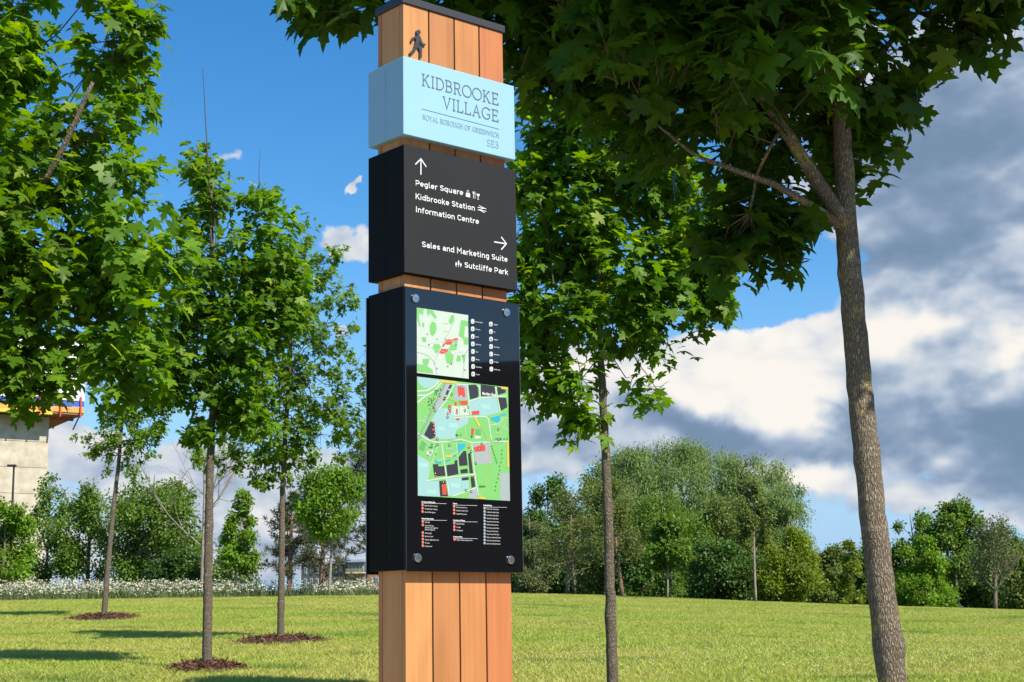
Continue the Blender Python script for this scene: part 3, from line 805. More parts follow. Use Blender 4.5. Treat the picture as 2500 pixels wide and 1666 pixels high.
mline('village_map_street', P_WHITE, [[(183,725),(290,800),(390,835),(520,830),(700,800),(830,840),(1000,835),(1270,825)], [(625,130),(530,330),(440,440)], [(775,150),(800,400),(820,520)], [(610,390),(620,540),(1000,525),(1030,560),(1065,800)], [(640,140),(780,150),(1240,200)],
  [(925,160),(930,310)], [(1115,190),(1140,310),(1170,480)], [(800,345),(930,305),(1250,280)], [(830,850),(850,1100),(880,1300),(910,1470)], [(470,850),(520,1200),(560,1470)], [(290,1295),(520,1260),(870,1215)], [(600,1480),(880,1380)], [(510,430),(525,525)], [(595,400),(600,520)], [(690,400),(695,520)]], zD, .0034, 5)
mline('village_map_path', P_PALE, [[(260,530),(290,540),(270,600),(230,570),(185,590)], [(440,840),(360,1050),(310,1240),(285,1310)], [(640,830),(665,1040),(680,1200)], [(750,650),(760,780)], [(1050,630),(1150,620),(1270,700)], [(1270,540),(1200,550),(1175,600),(1060,630),(1030,660)], [(230,800),(300,850),(330,880),(400,870)], [(300,1000),(350,1080),(420,1060),(560,1000),(700,930)], [(1170,480),(1240,680)], [(320,280),(390,350)]], zD, .0016, 6)
mline('village_map_railway', P_DARK, [[(520,130),(400,370),(190,810)], [(508,130),(390,365),(188,775)]], zD, .0010, 8)
mline('village_map_railway_bed', P_GREY, [[(514,130),(395,368),(189,795)]], zD, .0055, 7)
mfill('village_map_block', P_DARK, [[(570,145),(595,150),(575,195),(545,190)], [(535,210),(562,218),(540,270),(515,262)], [(500,290),(522,298),(510,340),(485,330)],
  [(790,150),(880,148),(905,180),(912,280),(895,300),(810,322)], [(936,142),(1105,165),(1112,285),(940,283)], [(1130,170),(1235,200),(1235,240),(1145,270)], [(1145,300),(1240,305),(1255,415),(1180,458)],
  [(338,585),(380,600),(398,780),(330,797),(258,745)], [(365,1100),(425,1095),(432,1125),(500,1120),(515,1235),(385,1245),(372,1170)], [(525,1110),(620,1095),(630,1050),(655,1050),(670,1215),(540,1240)], [(672,1015),(730,940),(762,940),(780,1110),(682,1118)], [(785,970),(815,965),(845,1205),(805,1205)],
  [(692,1165),(775,1150),(785,1200),(700,1208)], [(710,1260),(790,1252),(792,1285),(712,1292)], [(815,1250),(855,1240),(872,1365),(828,1378)], [(440,1300),(515,1290),(545,1480),(452,1480)]], zD, 9)
mfill('village_map_facility', P_RED, [[(660,165),(742,182),(752,292),(728,295),(715,270),(690,275),(672,292)], [(682,345),(778,338),(780,385),(690,388)], [(625,350),(650,352),(650,398),(626,395)], [(828,465),(920,457),(922,502),(838,508)], [(550,390),(578,390),(580,485),(560,485)], [(640,435),(660,435),(662,470),(640,468)],
  [(640,550),(685,550),(680,572),(648,570)], [(825,668),(860,670),(850,745),(822,742)], [(855,900),(900,880),(985,865),(993,935),(870,950)], [(355,585),(375,595),(372,620),(350,610)], [(360,670),(385,672),(383,700),(360,695)], [(372,765),(397,765),(395,788),(374,787)], [(782,888),(806,888),(806,912),(782,912)], [(470,1340),(520,1335),(530,1460),(480,1462)], [(385,1230),(410,1228),(408,1250),(386,1250)], [(840,1238),(860,1236),(860,1258),(842,1258)]], zD, 10)
mfill('village_map_square', P_PALE, [[(695,400),(790,400),(800,515),(700,520)], [(610,405),(680,405),(685,520),(612,520)], [(865,755),(938,760),(935,790),(870,800)], [(285,950),(330,932),(372,930),(362,965),(330,1000),(290,985)]], zD, 5.5)
mfill('village_map_pitch', P_GREEN2, [[(876,675),(938,685),(938,755),(876,745)], [(240,812),(292,850),(250,945),(195,905)]], zD, 6.5)
mfill('village_map_pond', P_BLUE, [[(665,852),(755,855),(745,900),(700,935),(670,975)], [(1060,540),(1170,515),(1165,580),(1135,600),(1065,570)], [(1175,500),(1240,488),(1240,510),(1180,518)], [(388,1045),(430,1065),(470,1075),(465,1095),(420,1085),(390,1070)], [(515,1050),(575,1035),(575,1055),(520,1068)], [(605,1000),(650,970),(640,1000),(615,1018)]], zD, 6.6)
mline('village_map_route', P_YEL, [[(181,400),(260,350),(360,315),(470,308),(580,325),(700,380),(800,480),(880,560),(960,680),(1020,820),(1045,980),(1030,1180),(985,1370),(920,1480)]], zD, .0013, 11)
mfill('village_map_route_label', P_YEL, [[(445,88),(650,110),(645,138),(448,118)], [(1180,168),(1262,178),(1262,208),(1182,198)], [(848,535),(872,535),(938,640),(915,655)], [(510,990),(592,992),(592,1018),(512,1015)], [(1248,808),(1268,808),(1278,1140),(1252,1135)], [(905,1485),(990,1490),(990,1518),(908,1512)]], zD, 12)
rngm = random.Random(4)
tr_ = [(330+rngm.uniform(-25, 60), 300+rngm.uniform(0, 150)) for _ in range(26)] + [(380+rngm.uniform(0, 80), 190+rngm.uniform(0, 100)) for _ in range(14)] + [(1200-i*9+rngm.uniform(-10, 10), 930+i*48) for i in range(11)] + [(1065+i*9, 880+i*28) for i in range(8)] + [(640+rngm.uniform(0, 60), 750+rngm.uniform(-8, 8)) for _ in range(6)] + [(820+rngm.uniform(0, 40), 770+rngm.uniform(-12, 12)) for _ in range(4)] + [(1100+rngm.uniform(0, 150), 795) for _ in range(8)] + [(920+i*13, 1362) for i in range(6)] + [(300+rngm.uniform(0,110), 860+rngm.uniform(0,140)) for _ in range(9)]
mfill('village_map_trees', P_TREE, discs(tr_, 8, 6), zD, 7.5, True)
st_ = [(707,178),(588,262),(390,460),(562,432),(540,494),(650,485),(746,457),(788,418),(540,536),(376,640),(384,730),(418,797),(421,862),(562,870),(334,958),(948,852),(1147,680),(1150,800),(922,908),(823,948),(876,1086),(391,1206),(488,1310),(757,1408),(821,1423)]
mfill('village_map_stops', P_BLACK, discs(st_, 15, 12), zD, 13, True)
mfill('village_map_stop_centres', P_WHITE, discs(st_, 8, 8), zD, 14, True)
b = MB(); text_into(b, 'Meridian Gate', onface(*zD(955, 268)), onface(*zD(1112, 268))[0], .0085, G0-.0013, .02); b.build('village_map_lettering', white, mapp, fix=False)
b = MB(); text_into(b, 'Kidbrooke Park Road', onface(*zD(545, 818)), onface(*zD(710, 818))[0], .0034, G0-.0013, 0); text_into(b, 'Kidbrooke Park Road', onface(*zD(1035, 832)), onface(*zD(1195, 832))[0], .0034, G0-.0013, 0)
b.build('village_map_street_names', P_LINE, mapp, fix=False)['kind'] = 'stuff'
b = MB(); text_into(b, 'Sutcliffe Park', onface(*zD(515, 925)), onface(*zD(605, 925))[0], .005, G0-.0013, .01); text_into(b, 'Cator Park', onface(*zD(1100, 730)), onface(*zD(1190, 730))[0], .005, G0-.0013, .01)
b.build('village_map_park_names', P_PALE, mapp, fix=False)['kind'] = 'stuff'
# lists under the map
lists = [(483, 117, 'Concierge and Marketing Suite', [(144, 'Blackheath Quarter Concierge'), (170, 'The Village Centre Concierge'), (196, 'Sales and Marketing Suite')], 685, 130, 0),
         (485, 252, 'Kidbrooke Village Facilities', [(278, "Alfie's Cafe"), (304, 'Cleartrace Pharmacy,'), (321, ' Dentomax Dental Surgery and'), (337, ' Kidbrooke Village Store'), (365, 'Club Concierge'), (391, 'Information Centre'), (418, 'Kidbrooke Village Health Centre'), (444, 'The Depot'), (470, "Sainsbury's Local")], 687, 265, 0),
         (737, 131, 'Education', [(157, 'Construction Skills Centre'), (183, 'Holy Family Catholic School'), (210, 'Wingfield Primary School')], 932, 145, 0),
         (738, 265, 'Community and Wellbeing', [(290, 'David Lloyd Fitness'), (317, 'Our Space'), (343, 'The Village Hall')], 934, 277, 0),
         (740, 398, 'Development Office', [(420, 'Kidbrooke Village Development Office')], 935, 411, 0),
         (982, 145, 'Residential Buildings', [(170+25.4*i, s) for i, s in enumerate(['Pinnacle Tower, Pegler Square', 'Conham House, Pegler Square', 'Norville House, Pegler Square', 'Halyard Tower, Pegler Square', 'Navarre House, Meridian Gate', 'Noble House, Meridian Gate', 'Deering House, Meridian Gate', 'Astley House, Meridian Gate', 'Gaspard House, Meridian Gate', 'Wallace Court, Blackheath Quarter', 'Martin Court, Blackheath Quarter', 'Nelson Court, Blackheath Quarter'])], 1170, 160, 1)]
hb, tb, rb = MB(), MB(), MB(); dots = {0: [], 1: []}
for x, y, head, items, xe, yr, kind in lists:
    text_into(hb, head, onface(*zE(x, y+5)), None, .0036, G0-.0002, .03, ratio=.78)
    ribbon(rb, [onface(*zE(x, yr)), onface(*zE(xe, yr+3))], .0007, G0-.0002)
    for yy, s in items:
        if not s.startswith(' '): dots[kind].append((x+9, yy))
        text_into(tb, s.strip(), onface(*zE(x+26, yy+9)), None, .0036, G0-.0002, .0, ratio=.74)
hb.build('list_headings', white, mapp, fix=False)['kind'] = 'stuff'; tb.build('list_lettering', plain('grey white print', (.6, .6, .58), .4), mapp, fix=False)['kind'] = 'stuff'; rb.build('list_rules', white, mapp, fix=False)['kind'] = 'stuff'
mfill('list_dots', P_PINK, discs(dots[0], 11), zE, 2, True)
mfill('list_grey_dots', P_GREY, discs(dots[1], 10.5), zE, 2, True)

# ================================================================== trees
from mathutils import noise as mnoise
def ok(v):
    n = np.linalg.norm(v, axis=-1, keepdims=True); return v/np.maximum(n, 1e-9)
HALF = [(0, 0), (.10, -.04), (.25, -.10), (.44, -.06), (.34, .06), (.29, .13), (.50, .21), (.68, .41), (.50, .44), (.41, .54), (.19, .44), (.22, .62), (.30, .71), (.15, .75), (.09, .88), (0, 1.03)]
def leaf_template(fine=True):
    h = HALF if fine else [HALF[i] for i in (0, 3, 5, 7, 10, 12, 15)]
    out = h + [(-x, y) for x, y in reversed(h[1:-1])]
    P = np.array([(0, .30)] + out)
    z = -.30*P[:, 0]**2 - .22*(P[:, 1]-.25)**2 + .10*np.abs(P[:, 0])
    V = np.c_[P, z]; n = len(out)
    T = [(0, 1+i, 1+(i+1) % n) for i in range(n)]
    k = len(V)
    V = np.vstack([V, [(-.012, 0, 0), (.012, 0, 0), (0, -.55, .12)]])
    T.append((k, k+1, k+2))
    return V, np.array(T)
FINE, COARSE = leaf_template(True), leaf_template(False)
QUAD = (np.array([(0, 0, 0), (.34, .5, .08), (0, 1, -.08), (-.34, .5, .08)]), np.array([(0, 1, 2), (0, 2, 3)]))
SLIM = (np.array([(0, 0, 0), (.13, .5, .03), (0, 1, -.1), (-.13, .5, .03)]), np.array([(0, 1, 2), (0, 2, 3)]))
def leaf_frames(tip, nrm, size):
    tip = ok(tip); nrm = ok(nrm - (nrm*tip).sum(-1, keepdims=True)*tip)
    x = np.cross(tip, nrm)
    return np.stack([x, tip, nrm], -1)*size[:, None, None]
def leaves_mesh(name, tmpl, M, P, mat):
    V, T = tmpl
    VV = np.einsum('nij,kj->nki', M, V) + P[:, None, :]
    TT = T[None] + (np.arange(len(P))*len(V))[:, None, None]
    return mesh_from(name, VV.reshape(-1, 3), TT.reshape(-1, 3), mat)
def pick_visible(P, size, count=300, cell=8):
    """the leaves that show largest: in frame and not behind nearer leaves of the same tree"""
    x, y, z = project(P); pxs = size*F/z
    inside = (x > -20) & (x < 2520) & (y > -20) & (y < 1690)
    cov = np.zeros((1700//cell+8, 2560//cell+8), np.uint8); out = []
    for i in np.argsort(z):
        if not inside[i]: continue
        cx, cy, r = int((x[i]+20)/cell), int((y[i]+20)/cell), max(1, int(pxs[i]*.3/cell))
        a = cov[max(0, cy-r):cy+r+1, max(0, cx-r):cx+r+1]
        if a.size and a.mean() < .5: out.append(i)
        a[:] = 1
    out = np.array(out, int)
    return out[np.argsort(-pxs[out])][:count]

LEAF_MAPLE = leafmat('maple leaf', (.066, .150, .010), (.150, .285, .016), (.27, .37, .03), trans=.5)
LEAF_MAPLE_SHADED = leafmat('shaded maple leaf', (.034, .086, .009), (.066, .140, .012), (.15, .24, .02), trans=.45)  # darker copy of the maple leaf, crown shade put into its colour
LEAF_SMALL = leafmat('field maple leaf', (.090, .175, .016), (.165, .280, .026), (.26, .33, .05), trans=.5)
BARK = barkmat('maple bark', (.125, .095, .064), (.27, .22, .155), amt=.58)
BARK_BIG = barkmat('grey maple bark', (.15, .115, .078), (.33, .265, .185), lichen=(.46, .38, .10), amt=.545)
TWIG = plain('twig', (.075, .055, .03), .8, var=.3, scale=30)
PALEBARK = barkmat('pale bark', (.28, .23, .17), (.44, .38, .30), scale=.6)

def curve(a, b, bow, n=6):
    a, b = np.array(a), np.array(b); t = np.linspace(0, 1, n)[:, None]
    return a + (b-a)*t + np.array([0, 0, 1])*(bow*4*t*(1-t))
def knobbly(pts, rad, rng, step=.12, amt=.06):
    """resample a trunk path and let its radius swell at old branch scars"""
    pts = np.array(pts); seg = np.linalg.norm(np.diff(pts, axis=0), axis=1); s = np.r_[0, np.cumsum(seg)]
    n = max(6, int(s[-1]/step)); u = np.linspace(0, s[-1], n)
    Q = np.stack([np.interp(u, s, pts[:, k]) for k in range(3)], 1); r = np.interp(u, s, rad)
    for k in range(2): Q[1:-1] = .25*Q[:-2]+.5*Q[1:-1]+.25*Q[2:]
    sw = np.zeros(n)
    for _ in range(max(2, int(s[-1]/.5))):
        c = rng.uniform(min(.5, .3*s[-1]), s[-1]); sw += rng.uniform(.5, 1.3)*np.exp(-((u-c)/.035)**2)
    r = r*(1+amt*sw+rng.normal(0, .012, n)); Q[1:] += rng.normal(0, .0025, (n-1, 3))
    return Q, r

def maple(name, label, d, trunk, r0, r1, spheres, n_leaves, size, mat, bark, seed, limbs=(), whips=(), tmpl=FINE, group=None, deep=1.25, per=7, sides=10, auto=True):
    rng = np.random.default_rng(seed)
    mpx = d/F
    b0 = at(*trunk[0], d); b0[2] = gz(b0[0], b0[1])
    root = thing(name, tuple(b0), label=label, cat='tree', group=group)
    T = np.array([at(px, py, d) for px, py in trunk]); T[0] = b0 - np.array([0, 0, .03])
    n = len(T); rad = np.linspace(r0, r1, n); 
    Q, r = knobbly(T, rad, rng, step=.06, amt=.09)
    r[0] *= 1.5; r[1] *= 1.2
    MB().tube([Vector(p-b0) for p in Q], list(r), sides).build('trunk', bark, root, smooth=True)
    samples = [q for q in Q if q[2] > b0[2]+1.8]
    crown_z = min(T[-1][2], b0[2]+2.4)
    for pts, ra, rb in limbs:
        L = np.array([at(px, py, d+dd) for px, py, dd in pts])
        LQ, lr = knobbly(L, np.linspace(ra, rb, len(L)), rng)
        MB().tube([Vector(p-b0) for p in LQ], list(lr), 8).build('limb', bark, root, smooth=True)
        samples += list(LQ)
    S3 = []
    for s in spheres:
        px, py, rp = s[:3]; dd = s[3] if len(s) > 3 else 0
        S3.append((at(px, py, d+dd), rp*mpx))
    for c, rr in (S3 if auto else []):
        hd = np.linalg.norm((c-Q[-1])[:2])
        zs = np.clip(c[2]-.35-.8*hd, Q[-1][2]-1.6, Q[-1][2]) if c[2] < Q[-1][2]+.6 else Q[-1][2]
        i = int(np.argmin(abs(Q[:, 2]-zs)))
        LQ = curve(Q[i], c, -.10*hd, 8) + rng.normal(0, .03, (8, 3)); LQ[0] = Q[i]
        MB().tube([Vector(p-b0) for p in LQ], list(np.linspace(min(r1*.5, .007+.008*rr), .003, 8)), 6).build('limb', bark, root, smooth=True)
        samples += list(LQ[2:])
    for pts, w in whips:
        MB().tube([Vector(at(px, py, d-.2)-b0) for px, py in pts], list(np.linspace(w, w*.25, len(pts))), 5).build('dead_shoot', TWIG, root)
    SM = np.array(samples)
    wts = np.array([rr**2.0 for _, rr in S3]); wts /= wts.sum()
    nc = int(n_leaves/per*1.6)
    which = rng.choice(len(S3), nc, p=wts)
    cen = np.array([S3[i][0] for i in which]); rr = np.array([S3[i][1] for i in which])
    u = ok(rng.normal(size=(nc, 3)))*(rng.uniform(.12, 1, nc)**.42)[:, None]
    u *= np.where(rng.random(nc) < .14, rng.uniform(1.0, 1.28, nc), 1.0)[:, None]      # sprigs that reach out of the crown
    u[:, 1] *= deep
    cp = cen + u*rr[:, None]
    gapn = np.array([mnoise.noise(Vector(p*k)) + .5*mnoise.noise(Vector(p*k*2.3)) for k in (1.0/(size*2.6),) for p in cp])
    sel = np.argsort(-gapn - rng.uniform(0, .25, nc))[:n_leaves//per]                   # keep the clumps, leave gaps between them
    cp, u = cp[sel], u[sel]; nc = len(sel)
    tw = MB()
    for p in cp:
        q = SM[np.argmin(((SM-p)**2).sum(1) + .3*np.maximum(0, SM[:, 2]-p[2]))]
        if not auto and np.linalg.norm(p-q) > .35: q = p + ok(q-p)*.22 + np.array([0, 0, -.05])
        mid = (p+q)/2 + rng.normal(0, .03, 3)
        tw.tube([Vector(q-b0), Vector(mid-b0), Vector(p-b0)], [.0045, .003, .0018], 3, cap=False)
    o = tw.build('twigs', TWIG, root, fix=False); o['kind'] = 'stuff'
    N = nc*per
    base = np.repeat(cp, per, 0) + rng.normal(0, size*.55, (N, 3))
    out = np.repeat(ok(u + .3*ok(cp-Q[-1])), per, 0)*np.array([1, 1, .35])
    tip = ok(out*.9 + rng.normal(0, .55, (N, 3)) + np.array([0, 0, -.42]))
    nrm = np.array([0, 0, 1.0]) + rng.normal(0, .42, (N, 3)) + np.array(SUN)*.35 + out*.25
    sz = size*rng.uniform(.5, 1.28, N)
    M = leaf_frames(tip, nrm, sz); M[:, :, 2] *= rng.uniform(.2, 2.4, N)[:, None]; M[:, :, 0] *= rng.uniform(.72, 1.05, N)[:, None]
    vis = pick_visible(base + tip*sz[:, None]*.4, sz*1.1) if size*F/d > 12 else np.array([], int)
    rest = np.ones(N, bool); rest[vis] = False
    cr = link('crown', leaves_mesh('crown', tmpl, M[rest], base[rest]-b0, mat), root); cr['kind'] = 'stuff'
    lm = [mesh_from('leaf', (FINE[0]*np.array([1, 1, k])), FINE[1], mat) for k in (.6, 1.0, 1.7)]
    for i in vis:
        o = bpy.data.objects.new('leaf', lm[int(rng.integers(0, 3))]); C.objects.link(o); o.parent = root
        mm = Matrix([list(M[i][0])+[0], list(M[i][1])+[0], list(M[i][2])+[0], [0, 0, 0, 1]]); mm.translation = Vector(base[i]-b0)
        o.matrix_local = mm
    return root

# the near maple at the right, its crown seen from below
maple('maple_tree', 'nearest maple with thick grey leaning trunk and dark overhanging crown', 7.5,
      [(2222, 2080), (2180, 1666), (2135, 1300), (2095, 900), (2074, 640), (2066, 545), (2062, 450), (2056, 330), (2040, 150), (2030, -60)], .071, .037,
      [(1950, 200, 250, .3), (1700, 170, 230), (1450, 50, 200), (1220, -60, 170), (950, -40, 130, -.3), (790, -40, 95, -.4), (2160, 70, 175), (2400, -100, 150), (1880, 390, 160, .5), (1820, 540, 80), (1950, 470, 80, .5),
       (2110, 330, 100, .45), (1600, 260, 90), (1330, 130, 120), (2150, 430, 45), (1900, 560, 60), (1850, 600, 60), (1790, 610, 40), (2010, 500, 45, .4), (2130, 420, 55, .2), (1740, 400, 45), (1960, 360, 110, .6), (1500, 200, 100), (2400, 30, 60), (1880, 60, 200, -.8), (1600, 20, 200, -.8),
       (1900, -300, 380), (1400, -330, 330), (2300, -380, 360, -.6), (2000, -520, 430, -1.0), (2620, -330, 330, -.8), (1000, -400, 300, -.2), (1700, -700, 500, -.6)],
      13500, .135, LEAF_MAPLE_SHADED, BARK_BIG, 11,
      limbs=[([(2072, 560, 0), (2040, 505, -.03), (1985, 430, -.1), (1910, 310, -.2), (1800, 150, -.3), (1690, 20, -.4)], .044, .022),
             ([(2062, 560, 0), (2025, 530, -.06), (1950, 480, -.2), (1860, 430, -.3), (1750, 400, -.4)], .026, .012), ([(2040, 150, 0), (1960, 60, -.1), (1860, -60, -.2)], .02, .01), ([(2050, 260, 0), (2130, 150, .1), (2230, 40, .1), (2330, -60, .1)], .018, .009),
             ([(1800, 150, -.3), (1650, 90, -.3), (1480, 40, -.3), (1300, -20, -.3), (1050, -60, -.35)], .018, .007), ([(1750, 400, -.4), (1690, 380, -.4), (1600, 300, -.4)], .011, .006), ([(1910, 310, -.2), (1850, 400, -.2), (1830, 520, -.2)], .010, .005)], sides=20, per=8, auto=False)
# the big maple at the left, its trunk outside the frame
maple('maple_tree', 'large-leaved maple filling the upper left corner', 11.0,
      [(-150, 1870), (-140, 1400), (-120, 1000), (-90, 600), (-60, 300), (-40, 0)], .07, .035,
      [(270, 110, 95), (320, 70, 60), (320, 240, 60), (230, 300, 75), (45, 60, 85), (30, 200, 90), (-90, 150, 180), (90, 400, 150), (290, 400, 85), (330, 600, 125), (420, 640, 65), (110, 620, 180), (-80, 600, 240),
       (90, 800, 165), (280, 800, 120), (330, 900, 80), (180, 900, 75), (20, 900, 90), (70, 960, 40), (-100, -200, 280), (280, -100, 110), (-250, 300, 300), (-200, 850, 220), (350, 720, 90)],
      10200, .124, LEAF_MAPLE, BARK, 12, limbs=[([(-60, 620, 0), (60, 520, -.2), (130, 410, -.3), (190, 290, -.35), (225, 200, -.35)], .03, .014)])
# the maple right of the sign
maple('maple_tree', 'slender maple right of the sign, its trunk running below the frame', 14.0,
      [(1499, 1755), (1490, 1500), (1485, 1250), (1476, 1060), (1468, 880), (1460, 650), (1452, 450), (1448, 300)], .052, .016,
      [(1480, 330, 130), (1340, 300, 85), (1600, 430, 110), (1420, 470, 125), (1300, 440, 60), (1700, 530, 85), (1740, 640, 70), (1745, 710, 55), (1775, 740, 30), (1690, 760, 45), (1280, 650, 55), (1640, 640, 95), (1500, 640, 120), (1340, 600, 75), (1300, 760, 55),
       (1390, 780, 95), (1310, 880, 55), (1570, 790, 75), (1600, 870, 38), (1640, 840, 30), (1420, 930, 60), (1340, 960, 40), (1600, 950, 28), (1540, 980, 24), (1430, 1010, 34), (1560, 280, 90), (1690, 640, 60), (1480, 200, 100)],
      7600, .122, LEAF_MAPLE, BARK, 13, whips=[([(1352, 700), (1335, 560), (1300, 420), (1283, 190)], .010), ([(1450, 640), (1420, 470), (1385, 330), (1378, 200)], .008)], sides=14)
# the maple at the lower left
maple('maple_tree', 'upright maple at lower left with bare leader sticking up above its crown', 19.3,
      [(505, 1638), (508, 1400), (512, 1150), (519, 1000), (520, 800), (517, 600), (515, 450)], .062, .02,
      [(470, 390, 32), (500, 440, 50), (525, 490, 48), (460, 540, 42), (590, 480, 26), (640, 510, 55), (690, 560, 50), (640, 620, 85), (500, 620, 60), (530, 720, 95), (660, 720, 85), (600, 810, 105), (440, 760, 70), (720, 680, 40),
       (460, 880, 80), (570, 930, 90), (410, 950, 60), (520, 1000, 75), (400, 840, 60), (620, 1010, 55), (470, 1060, 32), (380, 1010, 40), (740, 780, 40)],
      6800, .118, LEAF_MAPLE, BARK, 14, whips=[([(518, 660), (512, 480), (504, 330), (495, 165)], .016), ([(528, 600), (520, 470), (512, 350)], .009), ([(634, 470), (632, 420), (636, 360)], .007)], tmpl=COARSE)
maple('field_maple_tree', 'small-leaved tree standing in the wide bark mulch ring left of the sign', 24.7,
      [(685, 1568), (687, 1400), (690, 1200), (700, 1000), (712, 800), (720, 650)], .058, .02,
      [(760, 560, 22), (730, 620, 50), (790, 650, 45), (820, 620, 25), (770, 720, 70), (690, 720, 60), (840, 740, 32), (860, 800, 22), (720, 830, 90), (810, 850, 60), (870, 900, 48), (900, 960, 28), (760, 950, 95), (660, 930, 70),
       (680, 1050, 90), (790, 1060, 75), (600, 1090, 55), (560, 1140, 34), (700, 1130, 60), (640, 1160, 32), (850, 1040, 50), (880, 1080, 30), (500, 1120, 30), (860, 700, 16), (610, 1000, 50)],
      9000, .078, LEAF_SMALL, BARK, 15, tmpl=COARSE, per=12)
maple('field_maple_tree', 'leaning young tree in the mulch ring at far left', 33.4,
      [(253, 1515), (262, 1400), (276, 1250), (290, 1130), (300, 1000), (310, 930)], .066, .022,
      [(300, 1060, 60), (350, 1090, 45), (250, 1090, 40), (215, 1100, 20), (290, 990, 55), (355, 1020, 50), (340, 950, 55), (205, 1045, 14), (190, 1060, 10), (270, 930, 45), (380, 1050, 25), (320, 1140, 28), (255, 1140, 20), (400, 980, 40)],
      4200, .085, LEAF_SMALL, BARK, 16, tmpl=COARSE, per=12)

# an unseen maple added behind the camera to darken the sign's shaded side
for lab, x, y, sd in (('unseen maple added behind the viewpoint to darken the shaded side of the sign', -4.4, -4.6, 42),):
    rng = np.random.default_rng(sd); B = np.array([x, y, gz(x, y)])
    root = thing('maple_tree', tuple(B), label=lab, cat='tree')
    Q, r = knobbly([(0, 0, -.03), (.05, .02, 1.5), (.02, .06, 3), (0, 0, 5.2)], np.array([.07, .06, .05, .02]), rng)
    MB().tube([Vector(p) for p in Q], list(r), 10).build('trunk', BARK, root, smooth=True)
    n = 3200; u = ok(rng.normal(size=(n, 3)))*(rng.uniform(.1, 1, n)**.42)[:, None]
    P = u*np.array([1.7, 1.7, 2.0]) + np.array([0, 0, 4.6])
    for k in range(14):
        e = ok(rng.normal(size=3)+np.array([0, 0, .3]))*np.array([1.3, 1.3, 1.6])+np.array([0, 0, 4.6])
        MB().tube([Vector(v) for v in curve((0, 0, min(4.9, max(2.4, e[2]-1))), e, .1, 6)], list(np.linspace(.018, .004, 6)), 5).build('limb', BARK, root, smooth=True)
    M = leaf_frames(ok(u+rng.normal(0, .5, (n, 3))+np.array([0, 0, -.4])), np.array([0, 0, 1.])+rng.normal(0, .45, (n, 3)), .16*rng.uniform(.7, 1.2, n))
    link('crown', leaves_mesh('crown', COARSE, M, P, LEAF_MAPLE), root)['kind'] = 'stuff'

# ---- mulch rings
def mulch():
    rng = np.random.default_rng(3)
    soil = plain('mulch bed', (.05, .022, .013), .95, var=.5, scale=40, bump=.6)
    m, t, b = newmat('bark chip')
    g = t.nodes.new('ShaderNodeNewGeometry')
    t.links.new(mixcol(t, S(t, g.outputs['Random Per Island']), (.055, .022, .012), (.20, .085, .045)).s, b.inputs['Base Color']); b.inputs['Roughness'].default_value = .9
    for lab, (px, py, d, rad) in zip(('bark mulch ring around the upright maple at lower left', 'widest bark mulch ring, left of the sign', 'bark mulch ring around the leaning tree at far left'), MULCH):
        c = at(px, py, d); x, y = c[0], c[1]
        root = thing('mulch_ring', (x, y, gz(x, y)), label=lab, cat='mulch', group='mulch rings under the young trees')
        V, T = [], []; nr, na = 7, 36
        edge = 1 + .10*np.sin(np.arange(na)*.9) + rng.normal(0, .09, na)
        for i in range(nr+1):
            for j in range(na):
                q = i/nr; a = 2*math.pi*j/na; r = rad*q*edge[j]
                X, Y = x+r*math.cos(a), y+r*math.sin(a)
                V.append((X-x, Y-y, gz(X, Y)-gz(x, y) + .11*(1-q**2.2) - .012 + (rng.uniform(-.012, .012) if i < nr else 0)))
        for i in range(nr):
            for j in range(na): T.append((i*na+j, i*na+(j+1) % na, (i+1)*na+(j+1) % na, (i+1)*na+j))
        link('mound', mesh_from('mound', np.array(V), np.array(T), soil), root)
        n = 1600
        a = rng.uniform(0, 6.283, n); q = np.sqrt(rng.uniform(0, 1, n))*np.where(rng.random(n) < .12, 1.3, 1.03); r = rad*q
        X, Y = r*np.cos(a), r*np.sin(a)
        Z = ground(X+x, Y+y)-gz(x, y) + .11*np.clip(1-q**2.2, 0, 1) + .012
        P = np.c_[X, Y, Z]; tip = ok(rng.normal(size=(n, 3))*np.array([1, 1, .45])); nn = ok(rng.normal(size=(n, 3))+np.array([0, 0, .8]))
        o = link('bark_chips', leaves_mesh('bark_chips', SLIM, leaf_frames(tip, nn, rng.uniform(.04, .10, n)), P, m), root); o['kind'] = 'stuff'
mulch()

# ---- trees along the crest and beyond
STY = {'green': leafmat('green foliage', (.075, .145, .018), (.150, .245, .035), trans=.35), 'bright': leafmat('bright foliage', (.095, .19, .015), (.18, .31, .03), trans=.4),
       'dark': leafmat('dark foliage', (.048, .108, .020), (.100, .180, .034), trans=.3), 'willow': leafmat('willow foliage', (.125, .19, .050), (.215, .30, .092), trans=.35),
       'olive': leafmat('olive foliage', (.095, .138, .028), (.170, .220, .05), trans=.35), 'yellow': leafmat('yellow-green foliage', (.115, .17, .014), (.20, .26, .03), trans=.4),
       'pine': leafmat('pine needles', (.060, .078, .030), (.115, .125, .055), trans=.1), 'pale': leafmat('pale foliage', (.10, .135, .045), (.17, .20, .08), trans=.35)}
DEADBARK = barkmat('dry bark', (.15, .115, .08), (.29, .235, .17), scale=.5)
RUSTBARK = barkmat('rusty bark', (.17, .10, .065), (.32, .21, .14), scale=.5)
